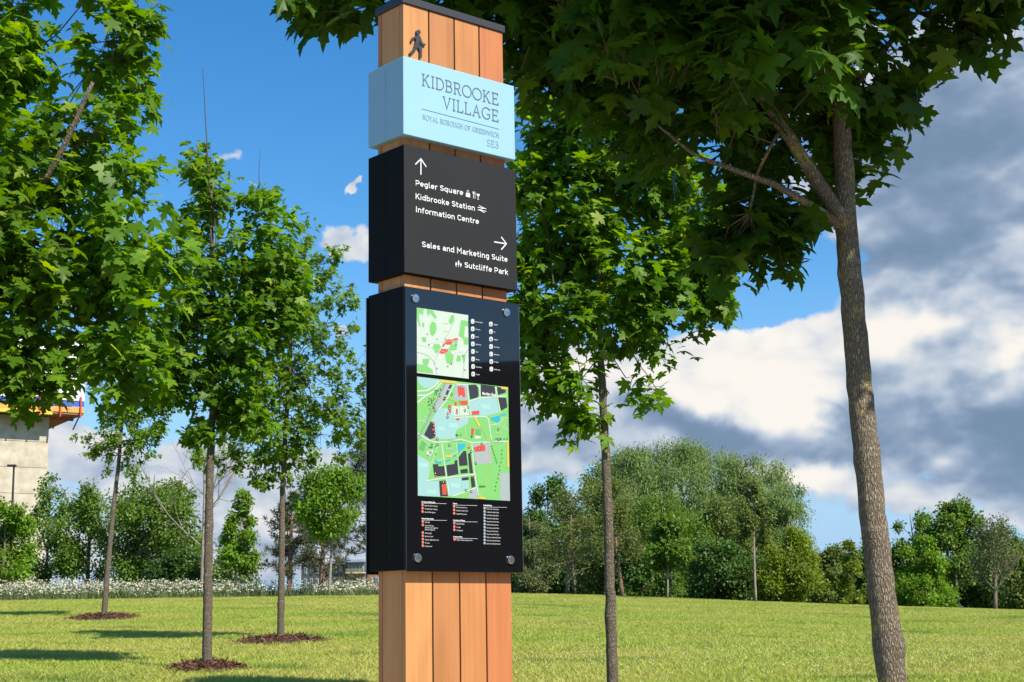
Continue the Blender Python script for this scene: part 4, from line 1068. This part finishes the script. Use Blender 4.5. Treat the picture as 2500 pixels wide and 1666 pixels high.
def far_tree(label, style, d, box, trunk=None, n=5200, leaf=.13, bark=DEADBARK, tr=.07, seed=0, name='tree', blobs_n=22, hollow=.45, slim=False, cat='tree', taper=.8, group=None, fill=1.0):
    """a crown inside the photo box (x0, x1, y0 top, y1 bottom) at d metres; trunk: (base px, foot px) or None"""
    rng = np.random.default_rng(seed+100)
    n = int(n*1.9); blobs_n = int(blobs_n*1.35); leaf *= .88 if not slim else .62
    x0, x1, y0, y1 = box; mp = d/F; ex = (x1-x0)*.17; x0, x1, y0, y1 = x0-ex, x1+ex, y0-(22 if slim else 8), y1+14
    c = at((x0+x1)/2, (y0+y1)/2, d); rx = (x1-x0)/2*mp; rz = (y1-y0)/2*mp
    bpx = trunk if trunk is not None else (x0+x1)/2
    B = at(bpx, 1460, d); B[2] = gz(B[0], d)
    root = thing(name, tuple(B), label=label, cat=cat, group=group)
    top = c + np.array([rng.normal(0, .05)*rx, 0, rz*.85])
    Q, r = knobbly([B-np.array([0, 0, .05]), B+(c-B)*.5+rng.normal(0, .04, 3), c, top], np.array([tr, tr*.8, tr*.55, tr*.15]), rng, step=.3, amt=.03)
    MB().tube([Vector(p-B) for p in Q], list(r), 7).build('trunk', bark, root, smooth=True)
    cs, rs, tw = [], [], MB()
    for k in range(blobs_n):
        h = rng.uniform(-.9, .9)
        wid = (1-max(0, h)**2.2)**.5*(1-(1-taper)*max(0, h)) if h > 0 else (1-abs(h)**4)**.5
        a = rng.uniform(0, 6.283); q = math.sqrt(rng.uniform(.05, 1))*.74
        p = c + np.array([math.cos(a)*q*wid*rx, math.sin(a)*q*wid*rx*.8, h*rz*.88])
        cs.append(p); rs.append(rng.uniform(.26, .46)*rx*(.5+.5*wid))
        i = int(np.argmin(abs(Q[:, 2]-(p[2]-.5*np.linalg.norm((p-c)[:2])-.2))))
        tw.tube([Vector(v-B) for v in curve(Q[i], p, .08*rx, 4)], [max(.012, tr*.28), tr*.2, .010, .005], 4, cap=False)
    o = tw.build('branches', bark, root, fix=False); o['kind'] = 'stuff'
    cs, rs = np.array(cs), np.array(rs)
    w = rs**2.2; wch = rng.choice(len(cs), n, p=w/w.sum())
    u = ok(rng.normal(size=(n, 3)))*(rng.uniform(.1, 1, n)**hollow)[:, None]
    sub = ok(rng.normal(size=(160, 3)))
    j = rng.integers(0, 160, n); u = .62*u + .38*sub[j]*np.linalg.norm(u, axis=1, keepdims=True)
    P = cs[wch] + u*rs[wch][:, None]
    tip = ok(u*.6 + rng.normal(0, .6, (n, 3)) + np.array([0, 0, -.8 if slim else -.35]))
    nn = np.array([0, 0, .8]) + rng.normal(0, .55, (n, 3)) + u*.5 + np.array(SUN)*.3
    M = leaf_frames(tip, nn, leaf*rng.uniform(.6, 1.35, n)*(1.7 if slim else 1))
    o = link('crown', leaves_mesh('crown', SLIM if slim else QUAD, M, P-B, STY[style]), root); o['kind'] = 'stuff'
    return root
def bare_tree(label, d, base_px, pts, spread, seed, bark=DEADBARK, tr=.06, levels=4, style=None, name='bare_tree'):
    """branches without leaves; with a style, a thin dusting of small leaves"""
    rng = np.random.default_rng(seed)
    B = at(base_px, 1460, d); B[2] = gz(B[0], d)
    root = thing(name, tuple(B), label=label, cat='tree')
    T = np.array([B-np.array([0, 0, .05])]+[at(px, py, d) for px, py in pts])
    Q, r = knobbly(T, np.linspace(tr, tr*.3, len(T)), rng, step=.3, amt=.03)
    MB().tube([Vector(p-B) for p in Q], list(r), 7).build('trunk', bark, root, smooth=True)
    tw = MB(); ends = []
    def grow(p, dr, L, rad, lv):
        q = p + dr*L*.5 + rng.normal(0, .04*L, 3); e = p + dr*L + np.array([0, 0, .10*L]) + rng.normal(0, .06*L, 3)
        tw.tube([Vector(p-B), Vector(q-B), Vector(e-B)], [rad, rad*.8, rad*.55], 4 if lv > 1 else 3, cap=False)
        ends.append(e); ends.append(q)
        if lv <= 0: return
        for _ in range(3):
            nd = ok(dr + rng.normal(0, .42, 3) + np.array([0, 0, .12])); grow(e if rng.random() < .6 else q, nd, L*rng.uniform(.55, .8), rad*.6, lv-1)
    H = Q[-1][2]-B[2]
    for k in range(spread[0]):
        f = rng.uniform(spread[1], 1.0); i = int(f*(len(Q)-1))
        a = rng.uniform(0, 6.283)
        grow(Q[i], ok(np.array([math.cos(a), math.sin(a)*.8, spread[3]])), H*spread[2]*(1.15-f*.75), tr*.35*(1.2-.7*f), levels-2)
    o = tw.build('branches', bark, root, fix=False); o['kind'] = 'stuff'
    if style:
        E_ = np.array(ends); n = len(E_)*3
        P = np.repeat(E_, 3, 0)+rng.normal(0, .10, (n, 3))
        M = leaf_frames(ok(rng.normal(size=(n, 3))), rng.normal(size=(n, 3))+np.array([0, 0, .6]), rng.uniform(.05, .11, n))
        o = link('crown', leaves_mesh('crown', QUAD, M, P-B, STY[style]), root); o['kind'] = 'stuff'
    return root
def pine(label, d, base_px, top, halfw, seed, low, lean=0, n=46):
    rng = np.random.default_rng(seed); mp = d/F
    B = at(base_px, 1460, d); B[2] = gz(B[0], d); tp = at(base_px+lean, top, d); zl = at(base_px, low, d)[2]
    root = thing('pine_tree', tuple(B), label=label, cat='tree')
    Q, r = knobbly([B-np.array([0, 0, .05]), (B+tp)/2+rng.normal(0, .06, 3), tp], np.array([.10, .07, .02]), rng, step=.3, amt=.03)
    MB().tube([Vector(p-B) for p in Q], list(r), 7).build('trunk', RUSTBARK, root, smooth=True)
    tw = MB(); P = []
    for k in range(n):
        z = zl + (tp[2]-zl)*(k+.5)/n; i = int(np.argmin(abs(Q[:, 2]-z))); f = (z-zl)/(tp[2]-zl)
        L = halfw*mp*(1-f)**.6*rng.uniform(.5, 1.05)+.15; a = rng.uniform(0, 6.283)
        e = Q[i]+np.array([math.cos(a)*L, math.sin(a)*L, L*rng.uniform(-.05, .5)])
        tw.tube([Vector(v-B) for v in curve(Q[i], e, -.08*L, 4)], [.022, .016, .010, .006], 4, cap=False)
        for _ in range(int(4+L*4)):
            q = rng.uniform(.45, 1.02); P.append(Q[i]+(e-Q[i])*q+rng.normal(0, .16*L, 3)*np.array([1, 1, .6]))
    o = tw.build('branches', RUSTBARK, root, fix=False); o['kind'] = 'stuff'
    P = np.array(P); k = 22; N = len(P)*k
    tip = ok(rng.normal(size=(N, 3))+np.array([0, 0, .35])); M = leaf_frames(tip, rng.normal(size=(N, 3)), rng.uniform(.13, .24, N))
    thin = (SLIM[0]*np.array([.42, 1, 1]), SLIM[1])
    o = link('needles', leaves_mesh('needles', thin, M, np.repeat(P, k, 0)-B, STY['pine']), root); o['kind'] = 'stuff'
    return root

# left of the sign
far_tree('bright green rounded tree at the far left edge', 'bright', 56, (-60, 85, 1215, 1440), 10, seed=1)
far_tree('thin pointed dark tree in front of the concrete tower', 'green', 60, (45, 190, 1140, 1440), 100, n=3600, seed=2, taper=.35, blobs_n=26)
far_tree('dark green tree left of the leaning young tree', 'green', 58, (140, 300, 1150, 1425), 215, n=5200, seed=3, taper=.6, tr=.09)
far_tree('broad olive and green tree behind the leaning young tree', 'green', 56, (260, 480, 1145, 1430), 280, n=9500, seed=4, blobs_n=34, tr=.11)
far_tree('dull olive tree with dry tips beside the bare tree', 'olive', 60, (370, 500, 1165, 1400), 380, n=3600, seed=5, taper=.6, bark=PALEBARK)
far_tree('low dark green bush at the foot of the bare tree', 'dark', 54, (375, 495, 1340, 1455), 430, n=4200, seed=6, name='bush', cat='bush')
bare_tree('leafless pale tree with fanning branches left of the sign', 50, 493, [(497, 1300), (500, 1200), (497, 1110)], (17, .38, .40, .95), 21, bark=PALEBARK, tr=.075, levels=5)
far_tree('narrow bright green tree between bare tree and sign', 'bright', 52, (545, 632, 1185, 1400), 573, n=3600, seed=7, taper=.45, tr=.04, bark=PALEBARK)
far_tree('low blue-green bush below the narrow bright tree', 'willow', 58, (510, 640, 1330, 1455), 570, n=3200, seed=8, name='bush', cat='bush')
pine('sparse pine tree left of the white-trunked tree', 50, 706, 1215, 75, 31, 1410, lean=10, n=40)
pine('brownish pine tree behind the white-trunked tree', 54, 784, 1170, 95, 32, 1410, lean=5, n=40)
pine('pine tree half hidden behind the left edge of the sign', 56, 900, 1050, 90, 33, 1350, lean=-8, n=52)
far_tree('round bright tree with thin whitish trunk left of the sign', 'bright', 46, (722, 895, 1125, 1310), 803, n=5600, leaf=.11, seed=9, bark=PALEBARK, tr=.045, taper=.75)
# right of the sign
far_tree('dark green tree close to the right edge of the sign', 'dark', 66, (1255, 1420, 1145, 1450), 1330, n=8500, leaf=.16, seed=10, taper=.6)
far_tree('pale small-leaved tree at the foot of the sign', 'pale', 56, (1240, 1350, 1250, 1460), 1290, n=6000, leaf=.09, seed=11, taper=.6)
far_tree('large grey-green willow, highest of the group', 'willow', 72, (1560, 1780, 1068, 1450), 1670, n=14000, leaf=.16, seed=12, taper=.95, slim=True, tr=.16, blobs_n=46)
far_tree('grey-green willow left of the highest willow', 'willow', 70, (1440, 1620, 1085, 1450), 1540, n=11000, leaf=.16, seed=13, taper=.95, slim=True, tr=.15, blobs_n=40)
far_tree('grey-green willow right of the highest willow', 'willow', 72, (1740, 1900, 1110, 1450), 1810, n=10000, leaf=.16, seed=14, taper=.95, slim=True, tr=.15, blobs_n=38)
far_tree('drooping willow at the right end of the willow group', 'willow', 70, (1850, 1985, 1175, 1460), 1910, n=9000, leaf=.16, seed=15, taper=.95, slim=True, tr=.15, blobs_n=34)
far_tree('dense olive tree behind the slender maple trunk', 'olive', 62, (1390, 1560, 1110, 1450), 1470, n=11000, leaf=.11, seed=16, taper=.7, blobs_n=36)
far_tree('leafy green tree in the middle of the willows', 'green', 60, (1520, 1720, 1190, 1455), 1600, n=11000, leaf=.11, seed=17, taper=.75, blobs_n=38)
far_tree('olive green tree under the right-hand willow', 'olive', 62, (1680, 1860, 1200, 1455), 1780, n=9500, leaf=.11, seed=18, taper=.7, blobs_n=36)
far_tree('tall willow behind, left half of the willow group', 'willow', 84, (1430, 1660, 1090, 1450), 1530, n=12000, leaf=.18, seed=50, slim=True, tr=.15, blobs_n=44, taper=.95)
far_tree('tall willow behind, middle of the willow group', 'willow', 86, (1600, 1830, 1075, 1450), 1720, n=12000, leaf=.18, seed=51, slim=True, tr=.15, blobs_n=44, taper=.95)
far_tree('tall willow behind, right half of the willow group', 'willow', 84, (1770, 1975, 1125, 1455), 1870, n=12000, leaf=.18, seed=52, slim=True, tr=.15, blobs_n=44, taper=.95)
ORD = ('first', 'second', 'third', 'fourth', 'fifth', 'sixth', 'seventh', 'eighth', 'ninth', 'tenth', 'eleventh', 'twelfth', 'thirteenth', 'fourteenth', 'fifteenth')
for k, px in enumerate((1275, 1355, 1440, 1530, 1620, 1710, 1800, 1890, 1980, 2070, 2150, 2240, 2330, 2410, 2490)):
    far_tree('%s hedge shrub from the sign, behind the crest' % ORD[k], ('dark', 'green', 'dark')[k % 3], 67, (px-62, px+62, 1360+max(0, px-1900)*.07, 1470+max(0, px-1900)*.06), px, n=2600, leaf=.15, seed=60+k, name='shrub', cat='bush', group='shrubs in the hedge row behind the crest')
bare_tree('brown twiggy larch with two pale trunks near the sign', 50, 1385, [(1388, 1370), (1392, 1300), (1397, 1200)], (46, .34, .20, .3), 22, bark=DEADBARK, tr=.07, levels=4, style='olive', name='larch_tree')
bare_tree('second twiggy larch leaning left beside the first', 51, 1405, [(1400, 1420), (1397, 1360), (1394, 1290)], (14, .4, .2, .3), 23, bark=DEADBARK, tr=.055, levels=3, style='olive', name='larch_tree')
bare_tree('twiggy larch with rusty leaning trunk beside the slender maple', 49, 1521, [(1512, 1400), (1503, 1320), (1497, 1230)], (34, .40, .20, .3), 24, bark=RUSTBARK, tr=.075, levels=4, style='olive', name='larch_tree')
far_tree('deep green bush below the willows', 'dark', 57, (1500, 1640, 1340, 1465), 1570, n=6500, seed=19, name='bush', cat='bush')
far_tree('small green tree with thin pale stem below the willows', 'green', 47, (1575, 1680, 1255, 1385), 1629, n=3600, seed=20, bark=PALEBARK, tr=.034)
far_tree('dark leafy bush left of the yellow-green bush', 'dark', 55, (1660, 1830, 1330, 1470), 1740, n=8000, seed=21, name='bush', cat='bush')
far_tree('tall thin tree with pale stem standing before the right willow', 'olive', 46, (1795, 1885, 1165, 1350), 1845, n=3600, leaf=.09, seed=22, bark=PALEBARK, tr=.04, taper=.4)
far_tree('yellow-green bushy tree at the right end of the willows', 'yellow', 52, (1835, 2010, 1290, 1475), 1930, n=10000, leaf=.10, seed=23, taper=.6)
far_tree('dull green shrub right of the yellow-green tree', 'olive', 60, (1970, 2080, 1330, 1480), 2020, n=5200, seed=24, name='shrub', cat='bush')
far_tree('slender yellowish sapling left of the thick trunk', 'yellow', 52, (2040, 2120, 1310, 1490), 2078, n=2600, leaf=.10, seed=25, taper=.3, tr=.03)
far_tree('dark shrub behind the thick grey trunk', 'dark', 62, (2060, 2200, 1320, 1490), 2130, n=6500, seed=26, name='shrub', cat='bush')
far_tree('rounded green tree right of the thick trunk', 'green', 62, (2170, 2300, 1245, 1480), 2235, n=6500, seed=27, taper=.7)
far_tree('tallest green tree at the right', 'green', 58, (2250, 2410, 1225, 1420), 2341, n=8000, leaf=.14, seed=28, bark=PALEBARK, tr=.05, taper=.75)
far_tree('fresh green bush at the foot of the right-hand trees', 'bright', 56, (2190, 2330, 1300, 1495), 2260, n=7000, leaf=.11, seed=29, taper=.45, name='bush', cat='bush')
far_tree('dark green tree behind the right-hand trees', 'dark', 66, (2330, 2520, 1290, 1490), 2420, n=8000, leaf=.16, seed=30)
bare_tree('sparse twiggy tree near the right edge', 52, 2428, [(2430, 1430), (2428, 1360), (2420, 1280)], (36, .3, .24, .9), 25, bark=DEADBARK, tr=.075, levels=4, style='pale', name='sparse_tree')
far_tree('green bush cut by the right edge of the frame', 'olive', 56, (2440, 2580, 1320, 1500), 2510, n=6000, seed=31, name='bush', cat='bush')

# ---- cow parsley along the crest
def parsley():
    rng = np.random.default_rng(17)
    n = 1900
    y = rng.uniform(46, 53.5, n); px = rng.uniform(-60, 905, n)
    keep = rng.random(n) < np.interp(px, [-60, 450, 640, 700, 760, 905], [1, .95, .75, .35, .5, .8]); px, y = px[keep], y[keep]; n = len(y)
    x = (px-1250)/F*y; z = ground(x, y); h = rng.uniform(.2, .66, n)*np.interp(px, [0, 400, 900], [1.0, .95, .8])
    B = np.c_[x, y, z]
    st = MB(); V, T, Lp, LM = [], [], [], []
    for i in range(n):
        k = rng.integers(2, 5)
        for j in range(k):
            tp = B[i]+np.array([rng.normal(0, .10), rng.normal(0, .10), h[i]*rng.uniform(.65, 1)])
            st.tube([Vector(B[i]), Vector(tp)], [.004, .0025], 3, cap=False)
            for q in range(4):
                c = tp+np.array([rng.normal(0, .035), rng.normal(0, .035), rng.normal(0, .012)]); Lp.append(c)
    Lp = np.array(Lp); m = len(Lp); tip = ok(rng.normal(size=(m, 3))*np.array([1, 1, .3])); M = leaf_frames(tip, np.array([0, 0, 1.])+rng.normal(0, .4, (m, 3)), rng.uniform(.03, .065, m))
    tag(link('cow_parsley_flowers', leaves_mesh('cow_parsley_flowers', (QUAD[0]*np.array([1.4, 1, 1])-np.array([0, .5, 0]), QUAD[1]), M, Lp, plain('parsley white', (.58, .56, .40), .8))), 'band of white cow parsley flowers along the lawn crest', 'flowers', kind='stuff')
    g = st.build('cow_parsley_stems', STY['green'], fix=False); tag(g, 'green stems of the cow parsley along the crest', 'flowers', kind='stuff')
    n2 = 9000; y = rng.uniform(45.5, 54, n2); px = rng.uniform(-80, 930, n2); x = (px-1250)/F*y
    P = np.c_[x, y, ground(x, y)]; M = leaf_frames(ok(np.array([0, 0, 1.])+rng.normal(0, .3, (n2, 3))), rng.normal(size=(n2, 3)), rng.uniform(.10, .28, n2))
    tag(link('tall_grass', leaves_mesh('tall_grass', (SLIM[0]*np.array([.5, 1, 1]), SLIM[1]), M, P, STY['pale'])), 'tall unmown grass among the cow parsley', 'grass', kind='stuff')
parsley()

# ================================================================== buildings and site objects
CONC = plain('raw concrete', (.47, .41, .30), .9, var=.2, scale=.8, bump=.2)
def tower():
    d = 200.0; mp = d/F
    edge = at(112, 1250, d); rot = R(33)
    root = thing('concrete_tower', (edge[0], d, gz(edge[0], d)), rot, label='unfinished concrete tower core with climbing formwork at left edge', cat='building')
    Z = lambda py: at(112, py, d)[2]-root.location.z
    zc = Z(1018)
    w, dp = 13.0, 10.0
    lift = 3.3; z = 0; k = 0
    edges = []
    zz = zc
    while zz > 0: edges.append(zz); zz -= lift
    edges = [0]+sorted(edges)
    for a, b in zip(edges[:-1], edges[1:]):
        MB().box((-w, 0, a+.03), (0, dp, b-.03)).build('concrete_lift', CONC, root, bevel=.02)
    MB().box((-w+.05, .05, 0), (-.05, dp-.05, zc-.1)).build('joint', plain('concrete joint', (.26, .23, .18), .95), root)
    steel, orange, yellow, bluem, sheet = plain('red steel', (.45, .06, .035), .5), plain('orange board', (.72, .30, .06), .6), plain('yellow beam', (.75, .48, .03), .6), plain('blue banner', (.04, .10, .42), .5), plain('white sheeting', (.78, .77, .74), .7, var=.06, scale=2, bump=.5)
    ov = 2.6
    MB().box((-w-ov, -ov, zc+.1), (ov+1.0, dp+ov, zc+.35)).build('platform_deck', plain('deck timber', (.30, .15, .07), .8), root)
    MB().box((-w-ov, -ov-.12, zc+.35), (ov+1.0, -ov-.02, zc+1.05)).build('kick_board', orange, root)
    MB().box((-w-ov, -ov-.35, zc-.1), (-.5, -ov-.14, zc+.32)).build('yellow_beam', yellow, root)
    MB().box((-w-ov, -ov-.12, zc+1.15), (ov+1.0, -ov-.04, zc+1.75)).build('banner', bluem, root)
    MB().box((-w-ov, -ov-.06, zc+1.85), (ov+1.1, dp+ov, zc+9.5)).build('sheeting', sheet, root, bevel=.15)
    for i in range(8):
        x = ov+.5-i*2.6
        MB().box((x-.09, -ov-.42, zc-.3), (x+.09, -ov-.16, zc+2.4)).build('red_post', steel, root)
        MB().bar((x, -ov, zc+.05), (x, .0, zc-1.5), .14).build('red_strut', steel, root)
    MB().bar((ov+.6, .5, zc+.05), (0.05, .5, zc-1.5), .16).build('red_strut', steel, root)
    MB().box((.05, .2, zc-.35), (ov+.6, .45, zc-.05)).build('red_beam', steel, root)
tower()

def lamp():
    d = 75.0; p = at(21, 1460, d); b = (p[0], d, gz(p[0], d)); top = at(21, 1140, d)[2]-b[2]
    root = thing('street_lamp', b, label='dark slim street lamp in front of the concrete tower', cat='street lamp')
    m = plain('lamp black', (.03, .025, .025), .5)
    MB().tube([(0, 0, 0), (0, 0, 1.0), (0, 0, 1.02), (0, 0, top)], [.09, .09, .065, .05], 10).build('post', m, root)
    MB().box((-.30, -.12, top), (.10, .12, top+.10)).build('lamp_head', m, root, bevel=.02)
    MB().tube([(0, 0, -.02), (0, 0, .04)], .14, 10).build('base', m, root)
lamp()

def house():
    d = 300.0; mp = d/F
    a = at(735, 1460, d); z0 = gz(a[0], d)
    root = thing('apartment_building', (a[0], d, z0), R(-6), label='low brown apartment block with glazed top floor behind the pines', cat='building')
    Z = lambda py: at(830, py, d)[2]-z0
    X = lambda px: (px-735)*mp
    brick, dark, glass, roofm, rail, frame, stone = plain('brown brick', (.25, .15, .11), .85, var=.2, scale=3), plain('dark cladding', (.07, .075, .075), .6), plain('window glass', (.10, .16, .20), .08, 0, .8), plain('zinc roof', (.30, .34, .40), .45), plain('balcony slats', (.22, .19, .09), .7), plain('cream frame', (.62, .54, .40), .6), plain('stone band', (.55, .47, .33), .7)
    MB().box((X(735), 0, 0), (X(850), 12, Z(1378))).build('wall', dark, root)
    MB().box((X(850.3), -1.5, 0), (X(935), 12, Z(1403))).build('wall', brick, root)
    MB().box((X(851), -.6, Z(1402.5)), (X(900), 11.5, Z(1376))).build('top_floor', glass, root)
    MB().box((X(838), -1.6, Z(1375.5)), (X(895), 12.5, Z(1367))).build('roof', roofm, root, bevel=.15)
    MB().box((X(733), -.4, Z(1377.5)), (X(836), 12.5, Z(1374))).build('roof', roofm, root)
    for i in range(7):
        for pz in (1392, 1420, 1448, 1476):
            x = X(742+i*14.5); w = MB().box((x, -.12, Z(pz+9)), (x+.55, -.02, Z(pz-8))).build('window', frame, root)
            MB().box((x+.06, -.16, Z(pz+8)), (x+.49, -.125, Z(pz-7))).build('pane', glass, w)
    for i, px in enumerate((857, 872, 886, 905, 920)):
        for pz in (1420, 1445, 1470):
            x = X(px); w = MB().box((x, -1.62, Z(pz+7)), (x+.66, -1.52, Z(pz-8))).build('window', frame, root)
            MB().box((x+.07, -1.66, Z(pz+6)), (x+.59, -1.625, Z(pz-7))).build('pane', glass, w)
    for i in range(4):
        x = X(861+i*9); MB().box((x, -.75, Z(1401)), (x+.12, -.62, Z(1385))).build('mullion', frame, root)
    for pz in (1403, 1438, 1470):
        bl = MB().box((X(852), -3.2, Z(pz)), (X(898), -1.55, Z(pz-3))).build('balcony', stone, root)
        for k in range(16): MB().box((X(853)+k*.225, -3.18, Z(pz-3)+.01), (X(853)+k*.225+.15, -3.12, Z(pz-12))).build('slat', rail, bl)
house()

def site():
    d = 70.0; mp = d/F
    white_m, grey, win, orange = plain('cabin white', (.66, .68, .68), .6), plain('galvanised rail', (.55, .56, .57), .4, .5), plain('cabin window', (.02, .02, .03), .15), plain('orange tarpaulin', (.72, .34, .06), .7)
    p = at(160, 1460, d); x0 = p[0]; z0 = gz(x0, d)
    X = lambda px: (px-160)*mp
    Z = lambda py: at(200, py, d)[2]-z0
    r = thing('site_cabin', (x0, d+6, z0), label='white site cabin with dark windows behind the left trees', cat='cabin')
    b = MB().box((X(165), 0, 0), (X(262), 2.5, Z(1404))).build('wall', white_m, r, bevel=.03)
    MB().box((X(163), -.1, Z(1404)+.003), (X(264), 2.6, Z(1402))).build('roof', grey, r)
    for px in (172, 192, 212, 234): MB().box((X(px), -.06, Z(1432)), (X(px+13), .0-.003, Z(1416))).build('window', win, r)
    r = thing('orange_skip', (x0, d+12, z0), label='orange tarpaulin-covered load above the white site cabin', cat='container')
    MB().prism([(X(184), 0), (X(212), 0), (X(213), Z(1391)), (X(205), Z(1388)), (X(192), Z(1389)), (X(183), Z(1392))], 0, 2).build('cover', orange, r)
    MB().box((X(182), -.1, 0), (X(215), 2.1, Z(1399))).build('body', plain('skip brown', (.20, .08, .05), .7), r)
    r = thing('guard_rail', (x0, d, z0), label='galvanised guard rail with sloping stair rail behind the cow parsley', cat='railing')
    for py in (1432, 1420): MB().bar((X(128), 0, Z(py)), (X(262), 0, Z(py)), .05).build('rail', grey, r)
    for px in (130, 155, 180, 205, 230, 246): MB().box((X(px)-.03, -.03, 0), (X(px)+.03, .03, Z(1404 if px in (180, 246) else 1420))).build('post', grey, r)
    MB().bar((X(155), -.06, Z(1432)), (X(182), -.06, Z(1402)), .06).build('stair_rail', grey, r)
    r = thing('grey_trailer', (x0, d-4, z0), label='low grey-white trailer right of the leaning young tree', cat='trailer')
    MB().box((X(318), 0, .35), (X(360), 1.6, Z(1440))).build('body', white_m, r, bevel=.03)
    for px in (326, 350): MB().tube([(X(px), -.05, .3), (X(px), .15, .3)], .3, 14).build('wheel', win, r)
    r = thing('brick_wall', (x0, d+3, z0), label='low brown wall behind the guard rail at far left', cat='wall')
    MB().box((X(120), 0, 0), (X(300), .3, Z(1424))).build('wall', plain('wall brown', (.17, .13, .12), .9, var=.2, scale=4), r)
    MB().box((X(119), -.05, Z(1424)+.002), (X(301), .35, Z(1422))).build('coping', grey, r)
site()

# the flat-roofed block to the right of the frame, which the glass mirrors
def mirrored_block():
    r = thing('flat_roofed_building', (70, -75, -1.5), label='dark flat-roofed block outside the frame, mirrored in the map glass', cat='building')
    wm_, gm, fm = plain('dark brick', (.045, .038, .034), .9, var=.2, scale=1.5), plain('block glass', (.04, .05, .06), .1, 0, .7), plain('block frame', (.10, .10, .10), .6)
    H = 15.2
    MB().box((0, 0, 0), (16, 150, H)).build('wall', wm_, r)
    MB().box((-.3, -.3, H+.003), (16.3, 150.3, H+.5)).build('roof', fm, r)
    for k in range(30):
        for s in range(5):
            w = MB().box((-.10, 3+k*4.9, 1.2+s*2.9), (-.01, 4.6+k*4.9, 2.9+s*2.9)).build('window', fm, r)
            MB().box((-.14, 3.1+k*4.9, 1.3+s*2.9), (-.105, 4.5+k*4.9, 2.8+s*2.9)).build('pane', gm, w)
mirrored_block()
